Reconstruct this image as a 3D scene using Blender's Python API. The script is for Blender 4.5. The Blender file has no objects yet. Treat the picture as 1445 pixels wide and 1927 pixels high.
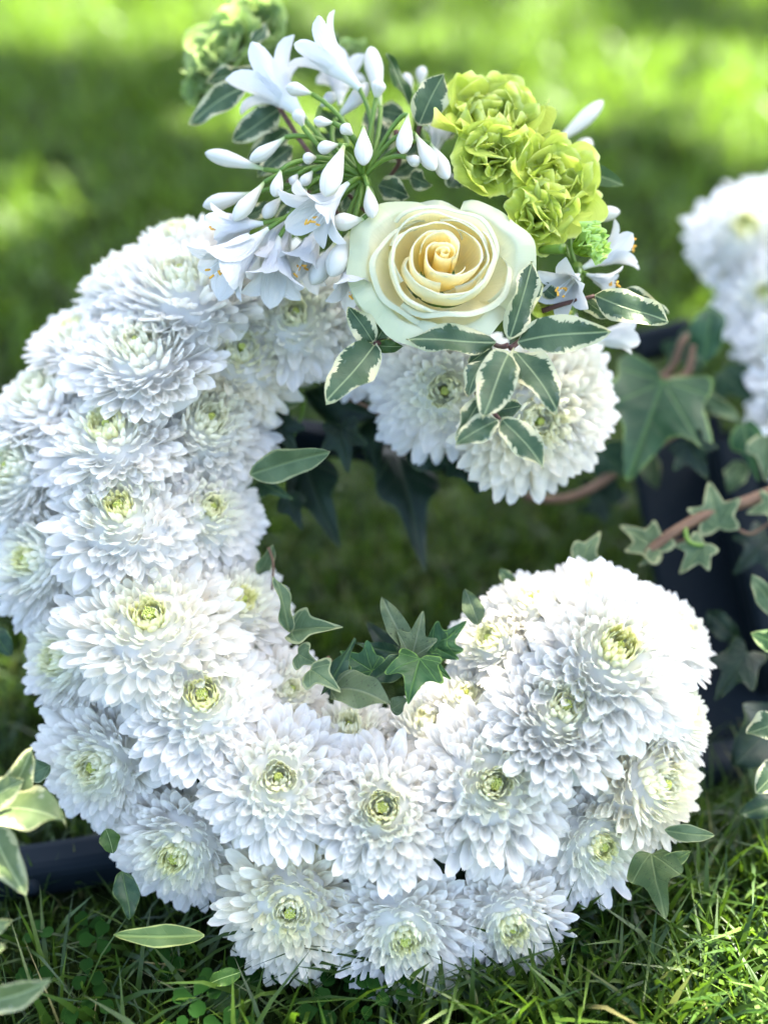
import bpy, math, random
import numpy as np
from mathutils import Vector, Matrix, Quaternion

random.seed(7); rng = np.random.default_rng(7)
R_ = math.radians
sc = bpy.context.scene
COL = sc.collection

# ------------------------------------------------------------------ camera
H, PITCH, FPX = 0.52, 38.0, 2326.0           # height, look-down angle, focal length in photograph pixels
cam_d = bpy.data.cameras.new('camera')
cam = bpy.data.objects.new('camera', cam_d); COL.objects.link(cam)
cam.location = (0, 0, H); cam.rotation_euler = (R_(90 - PITCH), 0, 0)
cam_d.sensor_fit = 'VERTICAL'; cam_d.sensor_height = 36.0; cam_d.lens = 36.0 * FPX / 1927.0
cam_d.clip_start = 0.01; cam_d.clip_end = 400
cam_d.dof.use_dof = True; cam_d.dof.focus_distance = 0.545
cam_d.dof.aperture_fstop = (cam_d.lens / 1000) / 0.0205
sc.camera = cam

# ------------------------------------------------------------------ light
SUN = Vector((0.42, 0.48, 0.85)).normalized()
world = bpy.data.worlds.new('World'); sc.world = world; world.use_nodes = True
wn = world.node_tree; bg = wn.nodes['Background']
sky = wn.nodes.new('ShaderNodeTexSky'); sky.sky_type = 'NISHITA'; sky.sun_disc = False
sky.sun_elevation = math.asin(SUN.z); sky.sun_rotation = math.atan2(SUN.x, SUN.y)
wn.links.new(sky.outputs[0], bg.inputs[0]); bg.inputs[1].default_value = 0.06
sky.dust_density = 3.0; sky.ozone_density = 0.9; sky.air_density = 0.65
sl = bpy.data.lights.new('sun', 'SUN'); sl.energy = 5.0; sl.angle = R_(0.53); sl.color = (1, 0.93, 0.80)
sun = bpy.data.objects.new('sun', sl); COL.objects.link(sun)
sun.rotation_euler = (-SUN).to_track_quat('-Z', 'Y').to_euler()
vs = sc.view_settings; vs.view_transform = 'Standard'; vs.look = 'None'; vs.gamma = 1; vs.use_curve_mapping = False
vs.exposure = 4.45
cy = sc.cycles
cy.max_bounces = 12; cy.diffuse_bounces = 8; cy.glossy_bounces = 2; cy.transmission_bounces = 6
cy.use_denoising = True; cy.use_adaptive_sampling = True; cy.adaptive_threshold = 0.015
cy.sample_clamp_indirect = 6; cy.caustics_reflective = False; cy.caustics_refractive = False
try: cy.denoiser = 'OPENIMAGEDENOISE'
except Exception: pass

# ------------------------------------------------------------------ turning photograph pixels into places
FW = Vector((0, math.cos(R_(PITCH)), -math.sin(R_(PITCH)))); UP = Vector((0, math.sin(R_(PITCH)), math.cos(R_(PITCH)))); RT = Vector((1, 0, 0))
EYE = Vector((0, 0, H))
TILT = 42.0                                   # the letter leans back: its face is 42 degrees from the ground
PN = Vector((0, -math.sin(R_(TILT)), math.cos(R_(TILT))))
PC = EYE + FW * 0.56
def ray(x, y): return FW + RT * ((x - 722.5) / FPX) + UP * ((963.5 - y) / FPX)
def W(x, y, h=0.0):                           # point on the letter's face, raised h metres off it
    r = ray(x, y); return EYE + r * ((PN.dot(PC - EYE) + h) / PN.dot(r))
def D(x, y, d): return EYE + ray(x, y) * d    # point at depth d
def G(x, y, z=0.0):                           # point at height z above the ground
    r = ray(x, y); return EYE + r * ((z - H) / r.z)
def pix(p):
    q = p - EYE; d = q.dot(FW); return 722.5 + FPX * q.dot(RT) / d, 963.5 - FPX * q.dot(UP) / d
def depth(p): return (p - EYE).dot(FW)
def facing(ax, ay):
    ax, ay = R_(ax), R_(ay)
    return (RT * (math.sin(ax) * math.cos(ay)) + UP * math.sin(ay) - FW * (math.cos(ax) * math.cos(ay))).normalized()
def frame(z, xh=None):
    z = z.normalized(); xh = xh or RT
    x = (xh - z * xh.dot(z)).normalized(); y = z.cross(x)
    return Matrix((x, y, z)).transposed()

# ------------------------------------------------------------------ object helpers
def tag(o, label=None, cat=None, group=None, kind=None):
    if label: o['label'] = label
    if cat: o['category'] = cat
    if group: o['group'] = group
    if kind: o['kind'] = kind
    return o
def empty(name, loc, rot=None, s=1.0):
    o = bpy.data.objects.new(name, None); COL.objects.link(o); o.empty_display_size = 0.01
    m = Matrix.LocRotScale(loc, (rot.to_quaternion() if rot is not None else None), (s, s, s)); o.matrix_basis = m
    return o
def link(name, me, parent=None, m=None, col=None):
    o = bpy.data.objects.new(name, me); COL.objects.link(o)
    if parent is not None: o.parent = parent
    if m is not None: o.matrix_basis = m
    if col is not None: o.color = col
    return o
def mesh(name, v, f, mat=None, attrs=None, smooth=True):
    me = bpy.data.meshes.new(name); me.from_pydata([tuple(p) for p in v], [], f)
    if attrs:
        for k, a in attrs.items():
            a = np.asarray(a, dtype=np.float32)
            if a.ndim == 1:
                at = me.attributes.new(k, 'FLOAT', 'POINT'); at.data.foreach_set('value', a)
            else:
                at = me.attributes.new(k, 'FLOAT_VECTOR', 'POINT'); at.data.foreach_set('vector', a.ravel())
    if smooth: me.polygons.foreach_set('use_smooth', [True] * len(me.polygons))
    if mat: me.materials.append(mat)
    me.update(); return me
def grid_faces(nu, nv, off=0, wrap=False):
    f = []
    for i in range(nu - 1):
        for j in range(nv if wrap else nv - 1):
            a = off + i * nv + j; b = off + i * nv + (j + 1) % nv
            f.append((a, b, b + nv, a + nv))
    return f
def tube(pts, rad, n=7, cap=True):
    pts = [Vector(p) for p in pts]; v, ts = [], []
    up = Vector((0.3, 0.1, 1)).normalized()
    for i, p in enumerate(pts):
        t = (pts[min(i + 1, len(pts) - 1)] - pts[max(i - 1, 0)]).normalized()
        x = t.cross(up)
        if x.length < 1e-3: x = t.cross(Vector((1, 0, 0)))
        x.normalize(); y = x.cross(t); up = y
        r = rad[i] if hasattr(rad, '__len__') else rad
        for k in range(n):
            a = 2 * math.pi * k / n; v.append(p + x * (r * math.cos(a)) + y * (r * math.sin(a))); ts.append(i / max(1, len(pts) - 1))
    f = grid_faces(len(pts), n, wrap=True)
    if cap: f.append(tuple(range(n))[::-1]); f.append(tuple(range((len(pts) - 1) * n, len(pts) * n)))
    return v, f, ts
def bez(a, b, c, n=8):
    return [a * (1 - t) ** 2 + b * (2 * t * (1 - t)) + c * t * t for t in [i / (n - 1) for i in range(n)]]
def spline(P, n=6):
    P = [Vector(p) for p in P]; out = []
    for i in range(len(P) - 1):
        p0, p1, p2, p3 = P[max(i - 1, 0)], P[i], P[i + 1], P[min(i + 2, len(P) - 1)]
        for k in range(n):
            t = k / n
            out.append(0.5 * ((2 * p1) + (p2 - p0) * t + (2 * p0 - 5 * p1 + 4 * p2 - p3) * t * t + (3 * p1 - p0 - 3 * p2 + p3) * t ** 3))
    out.append(P[-1]); return out
def box(c, ax, ay, az, bev=0.0):             # centre, three half-axis vectors
    v = []
    for sx in (-1, 1):
        for sy in (-1, 1):
            for sz in (-1, 1): v.append(c + ax * sx + ay * sy + az * sz)
    f = [(0, 1, 3, 2), (4, 6, 7, 5), (0, 4, 5, 1), (2, 3, 7, 6), (0, 2, 6, 4), (1, 5, 7, 3)]
    return v, f

# ------------------------------------------------------------------ materials
class NT:
    def __init__(s, name):
        s.m = bpy.data.materials.new(name); s.m.use_nodes = True; s.t = s.m.node_tree
        s.t.nodes.clear(); s.out = s.t.nodes.new('ShaderNodeOutputMaterial')
    def n(s, typ, **kw):
        x = s.t.nodes.new(typ)
        for k, v in kw.items(): setattr(x, k, v)
        return x
    def put(s, sock, v):
        if isinstance(v, bpy.types.NodeSocket): s.t.links.new(v, sock)
        else: sock.default_value = v
    def math(s, op, a, b=0.0, c=0.0, clamp=False):
        x = s.n('ShaderNodeMath', operation=op, use_clamp=clamp)
        s.put(x.inputs[0], a); s.put(x.inputs[1], b); s.put(x.inputs[2], c); return x.outputs[0]
    def attr(s, name, vec=False):
        x = s.n('ShaderNodeAttribute', attribute_name=name); return x.outputs['Vector' if vec else 'Fac']
    def sep(s, v):
        x = s.n('ShaderNodeSeparateXYZ'); s.put(x.inputs[0], v); return x.outputs
    def comb(s, a, b, c):
        x = s.n('ShaderNodeCombineXYZ'); s.put(x.inputs[0], a); s.put(x.inputs[1], b); s.put(x.inputs[2], c); return x.outputs[0]
    def noise(s, vec, scale, detail=2.0, rough=0.5, color=False):
        x = s.n('ShaderNodeTexNoise'); s.put(x.inputs['Vector'], vec); x.inputs['Scale'].default_value = scale
        x.inputs['Detail'].default_value = detail; x.inputs['Roughness'].default_value = rough
        return x.outputs['Color' if color else 0]
    def obj(s): return s.n('ShaderNodeTexCoord').outputs['Object']
    def smooth(s, v, a, b):
        x = s.n('ShaderNodeMapRange', interpolation_type='SMOOTHSTEP'); s.put(x.inputs[0], v)
        x.inputs[1].default_value = a; x.inputs[2].default_value = b; x.inputs[3].default_value = 0; x.inputs[4].default_value = 1
        return x.outputs[0]
    def mix(s, fac, a, b, blend='MIX'):
        x = s.n('ShaderNodeMix', data_type='RGBA', blend_type=blend)
        s.put(x.inputs[0], fac)
        s.put(x.inputs[6], a if isinstance(a, bpy.types.NodeSocket) else (*a, 1) if len(a) == 3 else a)
        s.put(x.inputs[7], b if isinstance(b, bpy.types.NodeSocket) else (*b, 1) if len(b) == 3 else b)
        return x.outputs[2]
    def ocol(s): return s.n('ShaderNodeObjectInfo').outputs['Color']
    def orand(s): return s.n('ShaderNodeObjectInfo').outputs['Random']
    def finish(s, color, rough=0.5, spec=0.3, trans=0.0, tcol=None, bump=None, bstr=0.3, bdist=0.001, sheen=0.0, coat=0.0):
        p = s.n('ShaderNodeBsdfPrincipled'); s.put(p.inputs['Base Color'], color if isinstance(color, bpy.types.NodeSocket) else (*color, 1))
        s.put(p.inputs['Roughness'], rough); p.inputs['Specular IOR Level'].default_value = spec
        if coat: p.inputs['Coat Weight'].default_value = coat; p.inputs['Coat Roughness'].default_value = 0.25
        nrm = None
        if bump is not None:
            b = s.n('ShaderNodeBump'); s.put(b.inputs['Height'], bump); b.inputs['Strength'].default_value = bstr; b.inputs['Distance'].default_value = bdist
            nrm = b.outputs[0]; s.put(p.inputs['Normal'], nrm)
        sh = p.outputs[0]
        if trans:
            t = s.n('ShaderNodeBsdfTranslucent'); tc = tcol if tcol is not None else color
            s.put(t.inputs[0], tc if isinstance(tc, bpy.types.NodeSocket) else (*tc, 1))
            if nrm is not None: s.put(t.inputs['Normal'], nrm)
            mx = s.n('ShaderNodeMixShader'); mx.inputs[0].default_value = trans
            s.put(mx.inputs[1], sh); s.put(mx.inputs[2], t.outputs[0]); sh = mx.outputs[0]
        s.put(s.out.inputs[0], sh); return s.m

def petal_material(name, base, tip, u0=0.25, u1=0.7, trans=0.35, rough=0.55, nscale=60):
    k = NT(name); u = k.attr('along')
    c = k.mix(k.smooth(u, u0, u1), base, tip)
    c = k.mix(1.0, c, k.ocol(), 'MULTIPLY')
    o = k.obj(); vv = k.attr('across')
    vein = k.noise(k.comb(k.math('MULTIPLY', vv, 9.0), k.math('MULTIPLY', u, 0.9), k.math('MULTIPLY', k.orand(), 30)), 1.6, 2)
    c = k.mix(k.math('MULTIPLY', k.smooth(vein, 0.45, 0.75), 0.12), c, (0.66, 0.68, 0.62))
    return k.finish(c, rough, 0.25, trans, bump=vein, bstr=0.35, bdist=0.02)
M_petal = petal_material('white_petal', (0.92, 0.91, 0.76), (0.945, 0.925, 0.865), 0.10, 0.60, 0.55)
M_inner = petal_material('inner_petal', (0.80, 0.83, 0.36), (0.94, 0.93, 0.80), 0.25, 0.95, 0.55)
M_tepal = petal_material('tepal', (0.66, 0.69, 0.57), (0.68, 0.68, 0.64), 0.0, 0.5, 0.35, 0.42)

k = NT('bud_white'); u = k.attr('along'); c = k.mix(k.smooth(u, 0.0, 0.35), (0.38, 0.50, 0.14), (0.64, 0.63, 0.53))
c = k.mix(k.smooth(k.noise(k.obj(), 220, 2), 0.62, 0.8), c, (0.62, 0.55, 0.46))
rib = k.attr('across'); c = k.mix(k.math('MULTIPLY', k.smooth(rib, 0.5, 1.0), 0.5), c, (0.52, 0.52, 0.38))
M_bud = k.finish(c, 0.5, 0.2, 0.3)
k = NT('pedicel_green'); M_ped = k.finish(k.mix(k.noise(k.obj(), 90), (0.08, 0.17, 0.015), (0.15, 0.25, 0.03)), 0.45, 0.4, 0.15)
k = NT('anther'); M_anther = k.finish(k.mix(k.noise(k.obj(), 900), (0.62, 0.30, 0.04), (0.85, 0.50, 0.08)), 0.8, 0.1)
k = NT('filament'); M_fil = k.finish((0.86, 0.88, 0.84), 0.5, 0.3, 0.3)
k = NT('brown_stem'); M_stem = k.finish(k.mix(k.noise(k.obj(), 300, 3), (0.05, 0.022, 0.016), (0.13, 0.06, 0.04)), 0.6, 0.3, bump=k.noise(k.obj(), 600), bstr=0.4)
k = NT('ivy_stem'); M_istem = k.finish(k.mix(k.noise(k.obj(), 160, 3), (0.08, 0.04, 0.02), (0.15, 0.09, 0.045)), 0.65, 0.3, bump=k.noise(k.obj(), 500), bstr=0.4)
k = NT('disc_green'); u = k.attr('along'); M_disc = k.finish(k.mix(u, (0.36, 0.48, 0.05), (0.74, 0.76, 0.22)), 0.6, 0.2, 0.15)
k = NT('foam'); M_foam = k.finish(k.mix(k.noise(k.obj(), 200), (0.012, 0.022, 0.012), (0.03, 0.05, 0.025)), 0.95, 0.05, bump=k.noise(k.obj(), 900), bstr=0.5)
k = NT('dark_plastic'); o = k.obj()
M_plast = k.finish(k.mix(k.noise(o, 8, 3), (0.0035, 0.007, 0.009), (0.007, 0.012, 0.015)), k.math('ADD', k.math('MULTIPLY', k.noise(o, 30, 4), 0.25), 0.55), 0.09,
                   bump=k.noise(o, 260, 3), bstr=0.12)

def variegated(name, g1, g2, margin, thr=0.74, patch=(0.30, 0.36, 0.28), pa=0.6, trans=0.22, rough=0.45, specks=0.0):
    """leaf: grey-green blade, cream edge with a jagged inner line, pale midrib and side veins"""
    k = NT(name); uv = k.attr('uvw', True); x, y, z = k.sep(uv); e = k.attr('edge'); r = k.math('MULTIPLY', k.orand(), 40)
    ax = k.math('ABSOLUTE', x)
    jag = k.noise(k.comb(k.math('MULTIPLY', x, 4.0), k.math('ADD', k.math('MULTIPLY', y, 26), k.math('MULTIPLY', ax, -16)), r), 1.0, 3, 0.7)
    wide = k.noise(k.comb(x, k.math('MULTIPLY', y, 2.2), r), 1.6, 1)
    t = k.math('ADD', e, k.math('ADD', k.math('MULTIPLY', k.math('SUBTRACT', jag, 0.5), 0.75), k.math('MULTIPLY', k.math('SUBTRACT', wide, 0.5), 1.05)))
    m = k.smooth(t, thr, thr + 0.03)
    blade = k.mix(k.smooth(k.noise(k.comb(x, y, r), 3.2, 3), 0.35, 0.7), g1, g2)
    # side veins: stripes that slant away from the midrib
    sv = k.math('FRACT', k.math('SUBTRACT', k.math('MULTIPLY', y, 9.0), k.math('MULTIPLY', ax, 5.0)))
    svm = k.math('MULTIPLY', k.smooth(k.math('ABSOLUTE', k.math('SUBTRACT', sv, 0.5)), 0.44, 0.5), 0.10)
    blade = k.mix(svm, blade, patch)
    pm = k.math('MULTIPLY', k.smooth(k.noise(k.comb(k.math('MULTIPLY', x, 2), y, r), 5.0, 3), 0.60, 0.64), k.math('MULTIPLY', k.smooth(e, 0.35, 0.7), pa))
    blade = k.mix(pm, blade, patch)
    if specks:
        blade = k.mix(k.smooth(k.noise(k.comb(x, y, r), 26, 3, 0.7), 0.62, 0.70), blade, (0.05, 0.05, 0.04))
    c = k.mix(m, blade, margin)
    rib = k.smooth(ax, 0.016, 0.004)
    c = k.mix(k.math('MULTIPLY', rib, 0.5), c, (0.38, 0.46, 0.22))
    c = k.mix(1.0, c, k.ocol(), 'MULTIPLY')
    b = k.math('SUBTRACT', k.math('MULTIPLY', k.noise(k.comb(x, y, r), 9, 2), 0.4), k.math('ADD', k.math('MULTIPLY', rib, 0.8), svm))
    return k.finish(c, rough, 0.22, trans, bump=b, bstr=0.5, bdist=0.0012)
def ivy_material(name, g1, g2, margin, vein, mthr=0.86, trans=0.2, rough=0.42, specks=False, msoft=0.06):
    k = NT(name); uv = k.attr('uvw', True); x, y, z = k.sep(uv); e = k.attr('edge'); r = k.math('MULTIPLY', k.orand(), 40)
    ax = k.math('ABSOLUTE', x)
    wob = k.math('MULTIPLY', k.math('SUBTRACT', k.noise(k.comb(x, y, r), 5, 3), 0.5), 0.30)
    m = k.smooth(k.math('ADD', e, wob), mthr, mthr + msoft)
    blade = k.mix(k.smooth(k.noise(k.comb(x, y, r), 2.6, 3), 0.35, 0.68), g1, g2)
    vm = k.smooth(ax, 0.026, 0.006)
    for a in (42, 88):
        ca, sa = math.cos(R_(a)), math.sin(R_(a))
        d = k.math('ABSOLUTE', k.math('SUBTRACT', k.math('MULTIPLY', ax, ca), k.math('MULTIPLY', y, sa)))
        vm = k.math('MAXIMUM', vm, k.smooth(d, 0.018, 0.005))
    sv = k.math('FRACT', k.math('SUBTRACT', k.math('MULTIPLY', y, 5.0), k.math('MULTIPLY', ax, 4.0)))
    vm = k.math('MAXIMUM', vm, k.math('MULTIPLY', k.smooth(k.math('ABSOLUTE', k.math('SUBTRACT', sv, 0.5)), 0.46, 0.5), 0.4))
    if specks: blade = k.mix(k.smooth(k.noise(k.comb(x, y, r), 24, 3, 0.7), 0.60, 0.68), blade, (0.02, 0.024, 0.012))
    c = k.mix(k.math('MULTIPLY', vm, 0.8), blade, vein); c = k.mix(m, c, margin)
    c = k.mix(1.0, c, k.ocol(), 'MULTIPLY')
    b = k.math('SUBTRACT', k.math('MULTIPLY', k.noise(k.comb(x, y, r), 8, 2), 0.5), vm)
    return k.finish(c, rough, 0.22, trans, bump=b, bstr=0.5, bdist=0.0012)
M_var = variegated('variegated_leaf', (0.038, 0.072, 0.030), (0.070, 0.112, 0.052), (0.47, 0.46, 0.26), 0.75, (0.10, 0.14, 0.10))
M_varp = variegated('pale_variegated_leaf', (0.075, 0.11, 0.038), (0.115, 0.155, 0.06), (0.33, 0.34, 0.17), 0.80, (0.24, 0.26, 0.18), 0.9)
M_plain = variegated('plain_green_leaf', (0.03, 0.065, 0.012), (0.05, 0.095, 0.02), (0.12, 0.18, 0.04), 0.97, (0.06, 0.1, 0.03), 0.3)
M_ivy = ivy_material('ivy_leaf', (0.014, 0.038, 0.016), (0.028, 0.062, 0.028), (0.10, 0.15, 0.045), (0.055, 0.10, 0.035), 0.93)
M_ivyp = ivy_material('pale_ivy_leaf', (0.055, 0.092, 0.036), (0.095, 0.14, 0.062), (0.24, 0.26, 0.12), (0.14, 0.19, 0.08), 0.84, rough=0.55)
M_ivys = ivy_material('speckled_ivy_leaf', (0.060, 0.088, 0.036), (0.095, 0.125, 0.058), (0.14, 0.17, 0.07), (0.14, 0.17, 0.09), 0.95, rough=0.65, specks=True)
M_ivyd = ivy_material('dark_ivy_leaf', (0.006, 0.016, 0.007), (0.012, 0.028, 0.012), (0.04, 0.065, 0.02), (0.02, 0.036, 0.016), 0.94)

def ruffle_material(name, deep, light, edge):
    k = NT(name); u = k.attr('along'); c = k.mix(k.smooth(u, 0.1, 0.85), deep, light); c = k.mix(k.smooth(u, 0.90, 1.0), c, edge)
    c = k.mix(1.0, c, k.ocol(), 'MULTIPLY')
    v = k.attr('across'); vein = k.noise(k.comb(k.math('MULTIPLY', v, 14), k.math('MULTIPLY', u, 1.2), k.math('MULTIPLY', k.orand(), 20)), 1.5, 2)
    c = k.mix(k.math('MULTIPLY', k.smooth(vein, 0.45, 0.7), 0.18), c, deep)
    return k.finish(c, 0.55, 0.15, 0.5, bump=vein, bstr=0.4, bdist=0.0015)
M_ruf = ruffle_material('green_ruffled_petal', (0.36, 0.44, 0.03), (0.58, 0.66, 0.12), (0.68, 0.74, 0.26))
M_rufp = ruffle_material('pale_green_petal', (0.15, 0.24, 0.05), (0.26, 0.37, 0.12), (0.30, 0.38, 0.16))

k = NT('rose_petal'); cc = k.n('ShaderNodeAttribute', attribute_name='tint').outputs['Color']
vn = k.noise(k.comb(k.math('MULTIPLY', k.attr('across'), 18), k.math('MULTIPLY', k.attr('along'), 1.5), k.math('MULTIPLY', k.orand(), 20)), 1.2, 2)
M_rose = k.finish(k.mix(k.math('MULTIPLY', k.smooth(vn, 0.5, 0.8), 0.10), cc, (0.62, 0.66, 0.36)), 0.55, 0.2, 0.45, bump=vn, bstr=0.25, bdist=0.001)

k = NT('grass_blade'); r = k.attr('rnd'); u = k.attr('along')
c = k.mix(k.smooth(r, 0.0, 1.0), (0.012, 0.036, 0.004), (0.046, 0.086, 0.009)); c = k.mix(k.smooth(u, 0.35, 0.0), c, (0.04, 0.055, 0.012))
c = k.mix(k.smooth(r, 0.975, 0.985), c, (0.16, 0.15, 0.06))
M_grass = k.finish(c, 0.42, 0.4, 0.42, k.mix(0.5, c, (0.09, 0.17, 0.008)))
k = NT('far_grass_sunlit'); r = k.attr('rnd'); u = k.attr('along')
c = k.mix(r, (0.044, 0.094, 0.009), (0.074, 0.134, 0.015)); c = k.mix(k.smooth(u, 0.35, 0.0), c, (0.04, 0.058, 0.010))  # same lawn as the near blades, colour brightened to stand in for sunlight
M_fgrass = k.finish(c, 0.5, 0.3, 0.42, k.mix(0.5, c, (0.14, 0.25, 0.014)))
k = NT('clover_leaf'); M_clover = k.finish(k.mix(k.attr('rnd'), (0.007, 0.030, 0.004), (0.016, 0.055, 0.007)), 0.7, 0.06, 0.4)
k = NT('lawn_soil'); g = k.n('ShaderNodeNewGeometry').outputs['Position']
c = k.mix(k.smooth(k.noise(g, 60, 4), 0.35, 0.7), (0.008, 0.014, 0.003), (0.018, 0.032, 0.006))
M_soil = k.finish(c, 0.95, 0.05, bump=k.noise(g, 220, 4), bstr=0.8, bdist=0.01)
k = NT('bark'); o = k.obj(); x, y, z = k.sep(o)
bk = k.noise(k.comb(k.math('MULTIPLY', x, 4), k.math('MULTIPLY', y, 4), z), 7, 5, 0.65)
M_bark = k.finish(k.mix(bk, (0.06, 0.045, 0.03), (0.17, 0.135, 0.10)), 0.9, 0.1, bump=bk, bstr=0.9, bdist=0.03)
k = NT('tree_leaf'); M_tleaf = k.finish(k.mix(k.attr('rnd'), (0.035, 0.075, 0.015), (0.08, 0.14, 0.03)), 0.5, 0.3, 0.30)

# ------------------------------------------------------------------ the lawn
NXg = 60
lawn_v = [(-60, -60, 0), (60, -60, 0), (60, 140, 0), (-60, 140, 0)]
tag(link('lawn', mesh('lawn', lawn_v, [(0, 1, 2, 3)], M_soil)), 'short green lawn under the flower letters', None, None, 'structure')

def grass_mesh(x, y, h, w, lean, name):
    n = len(x); a = rng.uniform(0, 2 * math.pi, n); b = rng.uniform(0, 2 * math.pi, n)
    L = np.array([0, 0.33, 0.68, 1.0]); wd = np.array([1.0, 0.92, 0.62, 0.0])
    V = np.zeros((n, 7, 3)); al = np.zeros((n, 7))
    lx, ly = np.cos(a) * lean, np.sin(a) * lean
    wx, wy = np.cos(b) * w * 0.5, np.sin(b) * w * 0.5
    idx = 0
    for q in range(4):
        hx = x + lx * h * L[q] ** 1.9; hy = y + ly * h * L[q] ** 1.9
        hz = h * (L[q] - 0.32 * lean * L[q] ** 2.4)
        if q < 3:
            for s in (-1, 1):
                V[:, idx, 0] = hx + s * wx * wd[q]; V[:, idx, 1] = hy + s * wy * wd[q]; V[:, idx, 2] = hz; al[:, idx] = L[q]; idx += 1
        else:
            V[:, idx, 0] = hx; V[:, idx, 1] = hy; V[:, idx, 2] = hz; al[:, idx] = 1
    V[:, :2, 2] -= 0.002
    base = np.arange(n)[:, None] * 7
    quads = np.concatenate([base + np.array([0, 1, 3, 2]), base + np.array([2, 3, 5, 4])], 0)
    tris = base + np.array([4, 5, 6])
    me = bpy.data.meshes.new(name); nq, nt = len(quads), len(tris)
    me.vertices.add(n * 7); me.vertices.foreach_set('co', V.ravel())
    me.loops.add(nq * 4 + nt * 3); me.loops.foreach_set('vertex_index', np.concatenate([quads.ravel(), tris.ravel()]).astype(np.int32))
    me.polygons.add(nq + nt)
    ls = np.concatenate([np.arange(nq) * 4, nq * 4 + np.arange(nt) * 3]).astype(np.int32)
    me.polygons.foreach_set('loop_start', ls)
    me.polygons.foreach_set('use_smooth', np.ones(nq + nt, dtype=bool))
    me.update(calc_edges=True)
    at = me.attributes.new('along', 'FLOAT', 'POINT'); at.data.foreach_set('value', al.ravel().astype(np.float32))
    at = me.attributes.new('rnd', 'FLOAT', 'POINT'); at.data.foreach_set('value', np.repeat(rng.random(n), 7).astype(np.float32))
    me.materials.append(M_grass); return me
def scatter(n, x0, x1, y0, y1): return rng.uniform(x0, x1, n), rng.uniform(y0, y1, n)
x, y = scatter(26000, -0.55, 0.6, 0.12, 0.85); n = len(x)
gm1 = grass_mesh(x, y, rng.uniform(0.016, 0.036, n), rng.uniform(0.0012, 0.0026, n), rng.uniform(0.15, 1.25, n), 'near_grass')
tag(link('grass', gm1), 'sharp green grass blades below and behind the letter', 'grass', None, 'stuff')
x, y = scatter(70000, -1.9, 1.9, 0.85, 4.2); n = len(x)
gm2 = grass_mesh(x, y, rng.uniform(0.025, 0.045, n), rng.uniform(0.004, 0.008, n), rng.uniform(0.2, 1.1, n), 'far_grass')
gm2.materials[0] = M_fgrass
tag(link('grass', gm2), 'blurred lawn grass stretching away in sun and shade', 'grass', None, 'stuff')
# longer blades standing up in front at the lower right and lower left
bx, by = [], []
for _ in range(1300):
    p = G(random.uniform(880, 1500), random.uniform(1560, 2000)); bx.append(p.x); by.append(p.y)
for _ in range(200):
    p = G(random.uniform(-60, 900), random.uniform(1800, 2050)); bx.append(p.x); by.append(p.y)
n = len(bx)
gm3 = grass_mesh(np.array(bx), np.array(by), rng.uniform(0.030, 0.060, n), rng.uniform(0.0022, 0.0042, n), rng.uniform(0.2, 1.25, n), 'tall_grass')
tag(link('grass', gm3), 'longer grass blades in front of the letter', 'grass', None, 'stuff')
# clover among the grass
cv, cf, cr = [], [], []
for i in range(44):
    px, py = (random.uniform(-20, 900), random.uniform(1730, 1980)) if i < 36 else (random.uniform(900, 1445), random.uniform(1650, 1980))
    z = random.uniform(0.014, 0.026); c0 = G(px, py, z); a0 = random.uniform(0, 6.28); s = random.uniform(0.0032, 0.0052); rr = random.random()
    nrm = Vector((random.uniform(-.4, .4), random.uniform(-.6, .2), 1)).normalized(); F = frame(nrm)
    for l in range(3):
        a = a0 + l * 2.094; ctr = len(cv); cv.append(c0); cr.append(rr)
        for q in range(9):
            th = -1.05 + 2.1 * q / 8; rad = s * (1.25 + 0.75 * math.cos(th * 1.4) - (0.18 if q == 4 else 0))
            v = Vector((math.cos(a + th * 0.62) * rad, math.sin(a + th * 0.62) * rad, 0.25 * s * abs(th)))
            cv.append(c0 + F @ v); cr.append(min(1, rr + 0.2))
        for q in range(8): cf.append((ctr, ctr + 1 + q, ctr + 2 + q))
tag(link('clover', mesh('clover', cv, cf, M_clover, {'rnd': cr})), 'dark three-leaved clover in the grass below the letter', 'clover', None, 'stuff')

# ------------------------------------------------------------------ tree outside the picture whose leaves shade the lawn in patches
LITG = [  # patches of lawn that lie in the sun (centre x, y, half width, half height in the photograph)
    (150, 45, 400, 85), (480, 10, 260, 60), (850, 50, 330, 80), (1180, 175, 330, 95), (1440, 250, 200, 90), (0, 415, 130, 75), (650, 240, 330, 60),
    (1340, 1890, 270, 130), (1440, 1760, 110, 90), (1060, 1920, 130, 60), (60, 1930, 240, 60), (1400, 15, 90, 22), (900, 920, 110, 30), (1170, 860, 70, 60),
    (250, 650, 60, 20), (1330, 620, 60, 40)]
LITC = [(430, 1670, 46, 50), (235, 1140, 45, 22), (180, 1420, 36, 34), (520, 1800, 60, 22), (1080, 330, 80, 60), (1120, 660, 45, 35), (1190, 1450, 30, 26),
        (350, 960, 24, 18), (960, 1640, 26, 20), (700, 1650, 22, 18), (1110, 1540, 26, 20), (600, 100, 60, 30), (930, 190, 60, 50)]
def inside(px, py, L, pad=1.0):
    for cx, cy_, rx, ry in L:
        if ((px - cx) / (rx * pad)) ** 2 + ((py - cy_) / (ry * pad)) ** 2 < 1: return True
    return False
from mathutils import noise as mnoise
CP = [(1090, 760), (930, 700), (740, 600), (560, 560), (400, 580), (265, 720), (180, 950), (200, 1130), (260, 1330), (400, 1520), (600, 1640), (830, 1650), (1050, 1560), (1190, 1420), (1200, 1250), (1100, 1130), (760, 500), (500, 380), (500, 200), (620, 150), (700, 300), (40, 1480), (60, 1660), (20, 1840), (600, 1450), (950, 1350)]
tree = empty('shade_tree', Vector((3.6, 5.4, 0)))
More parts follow.
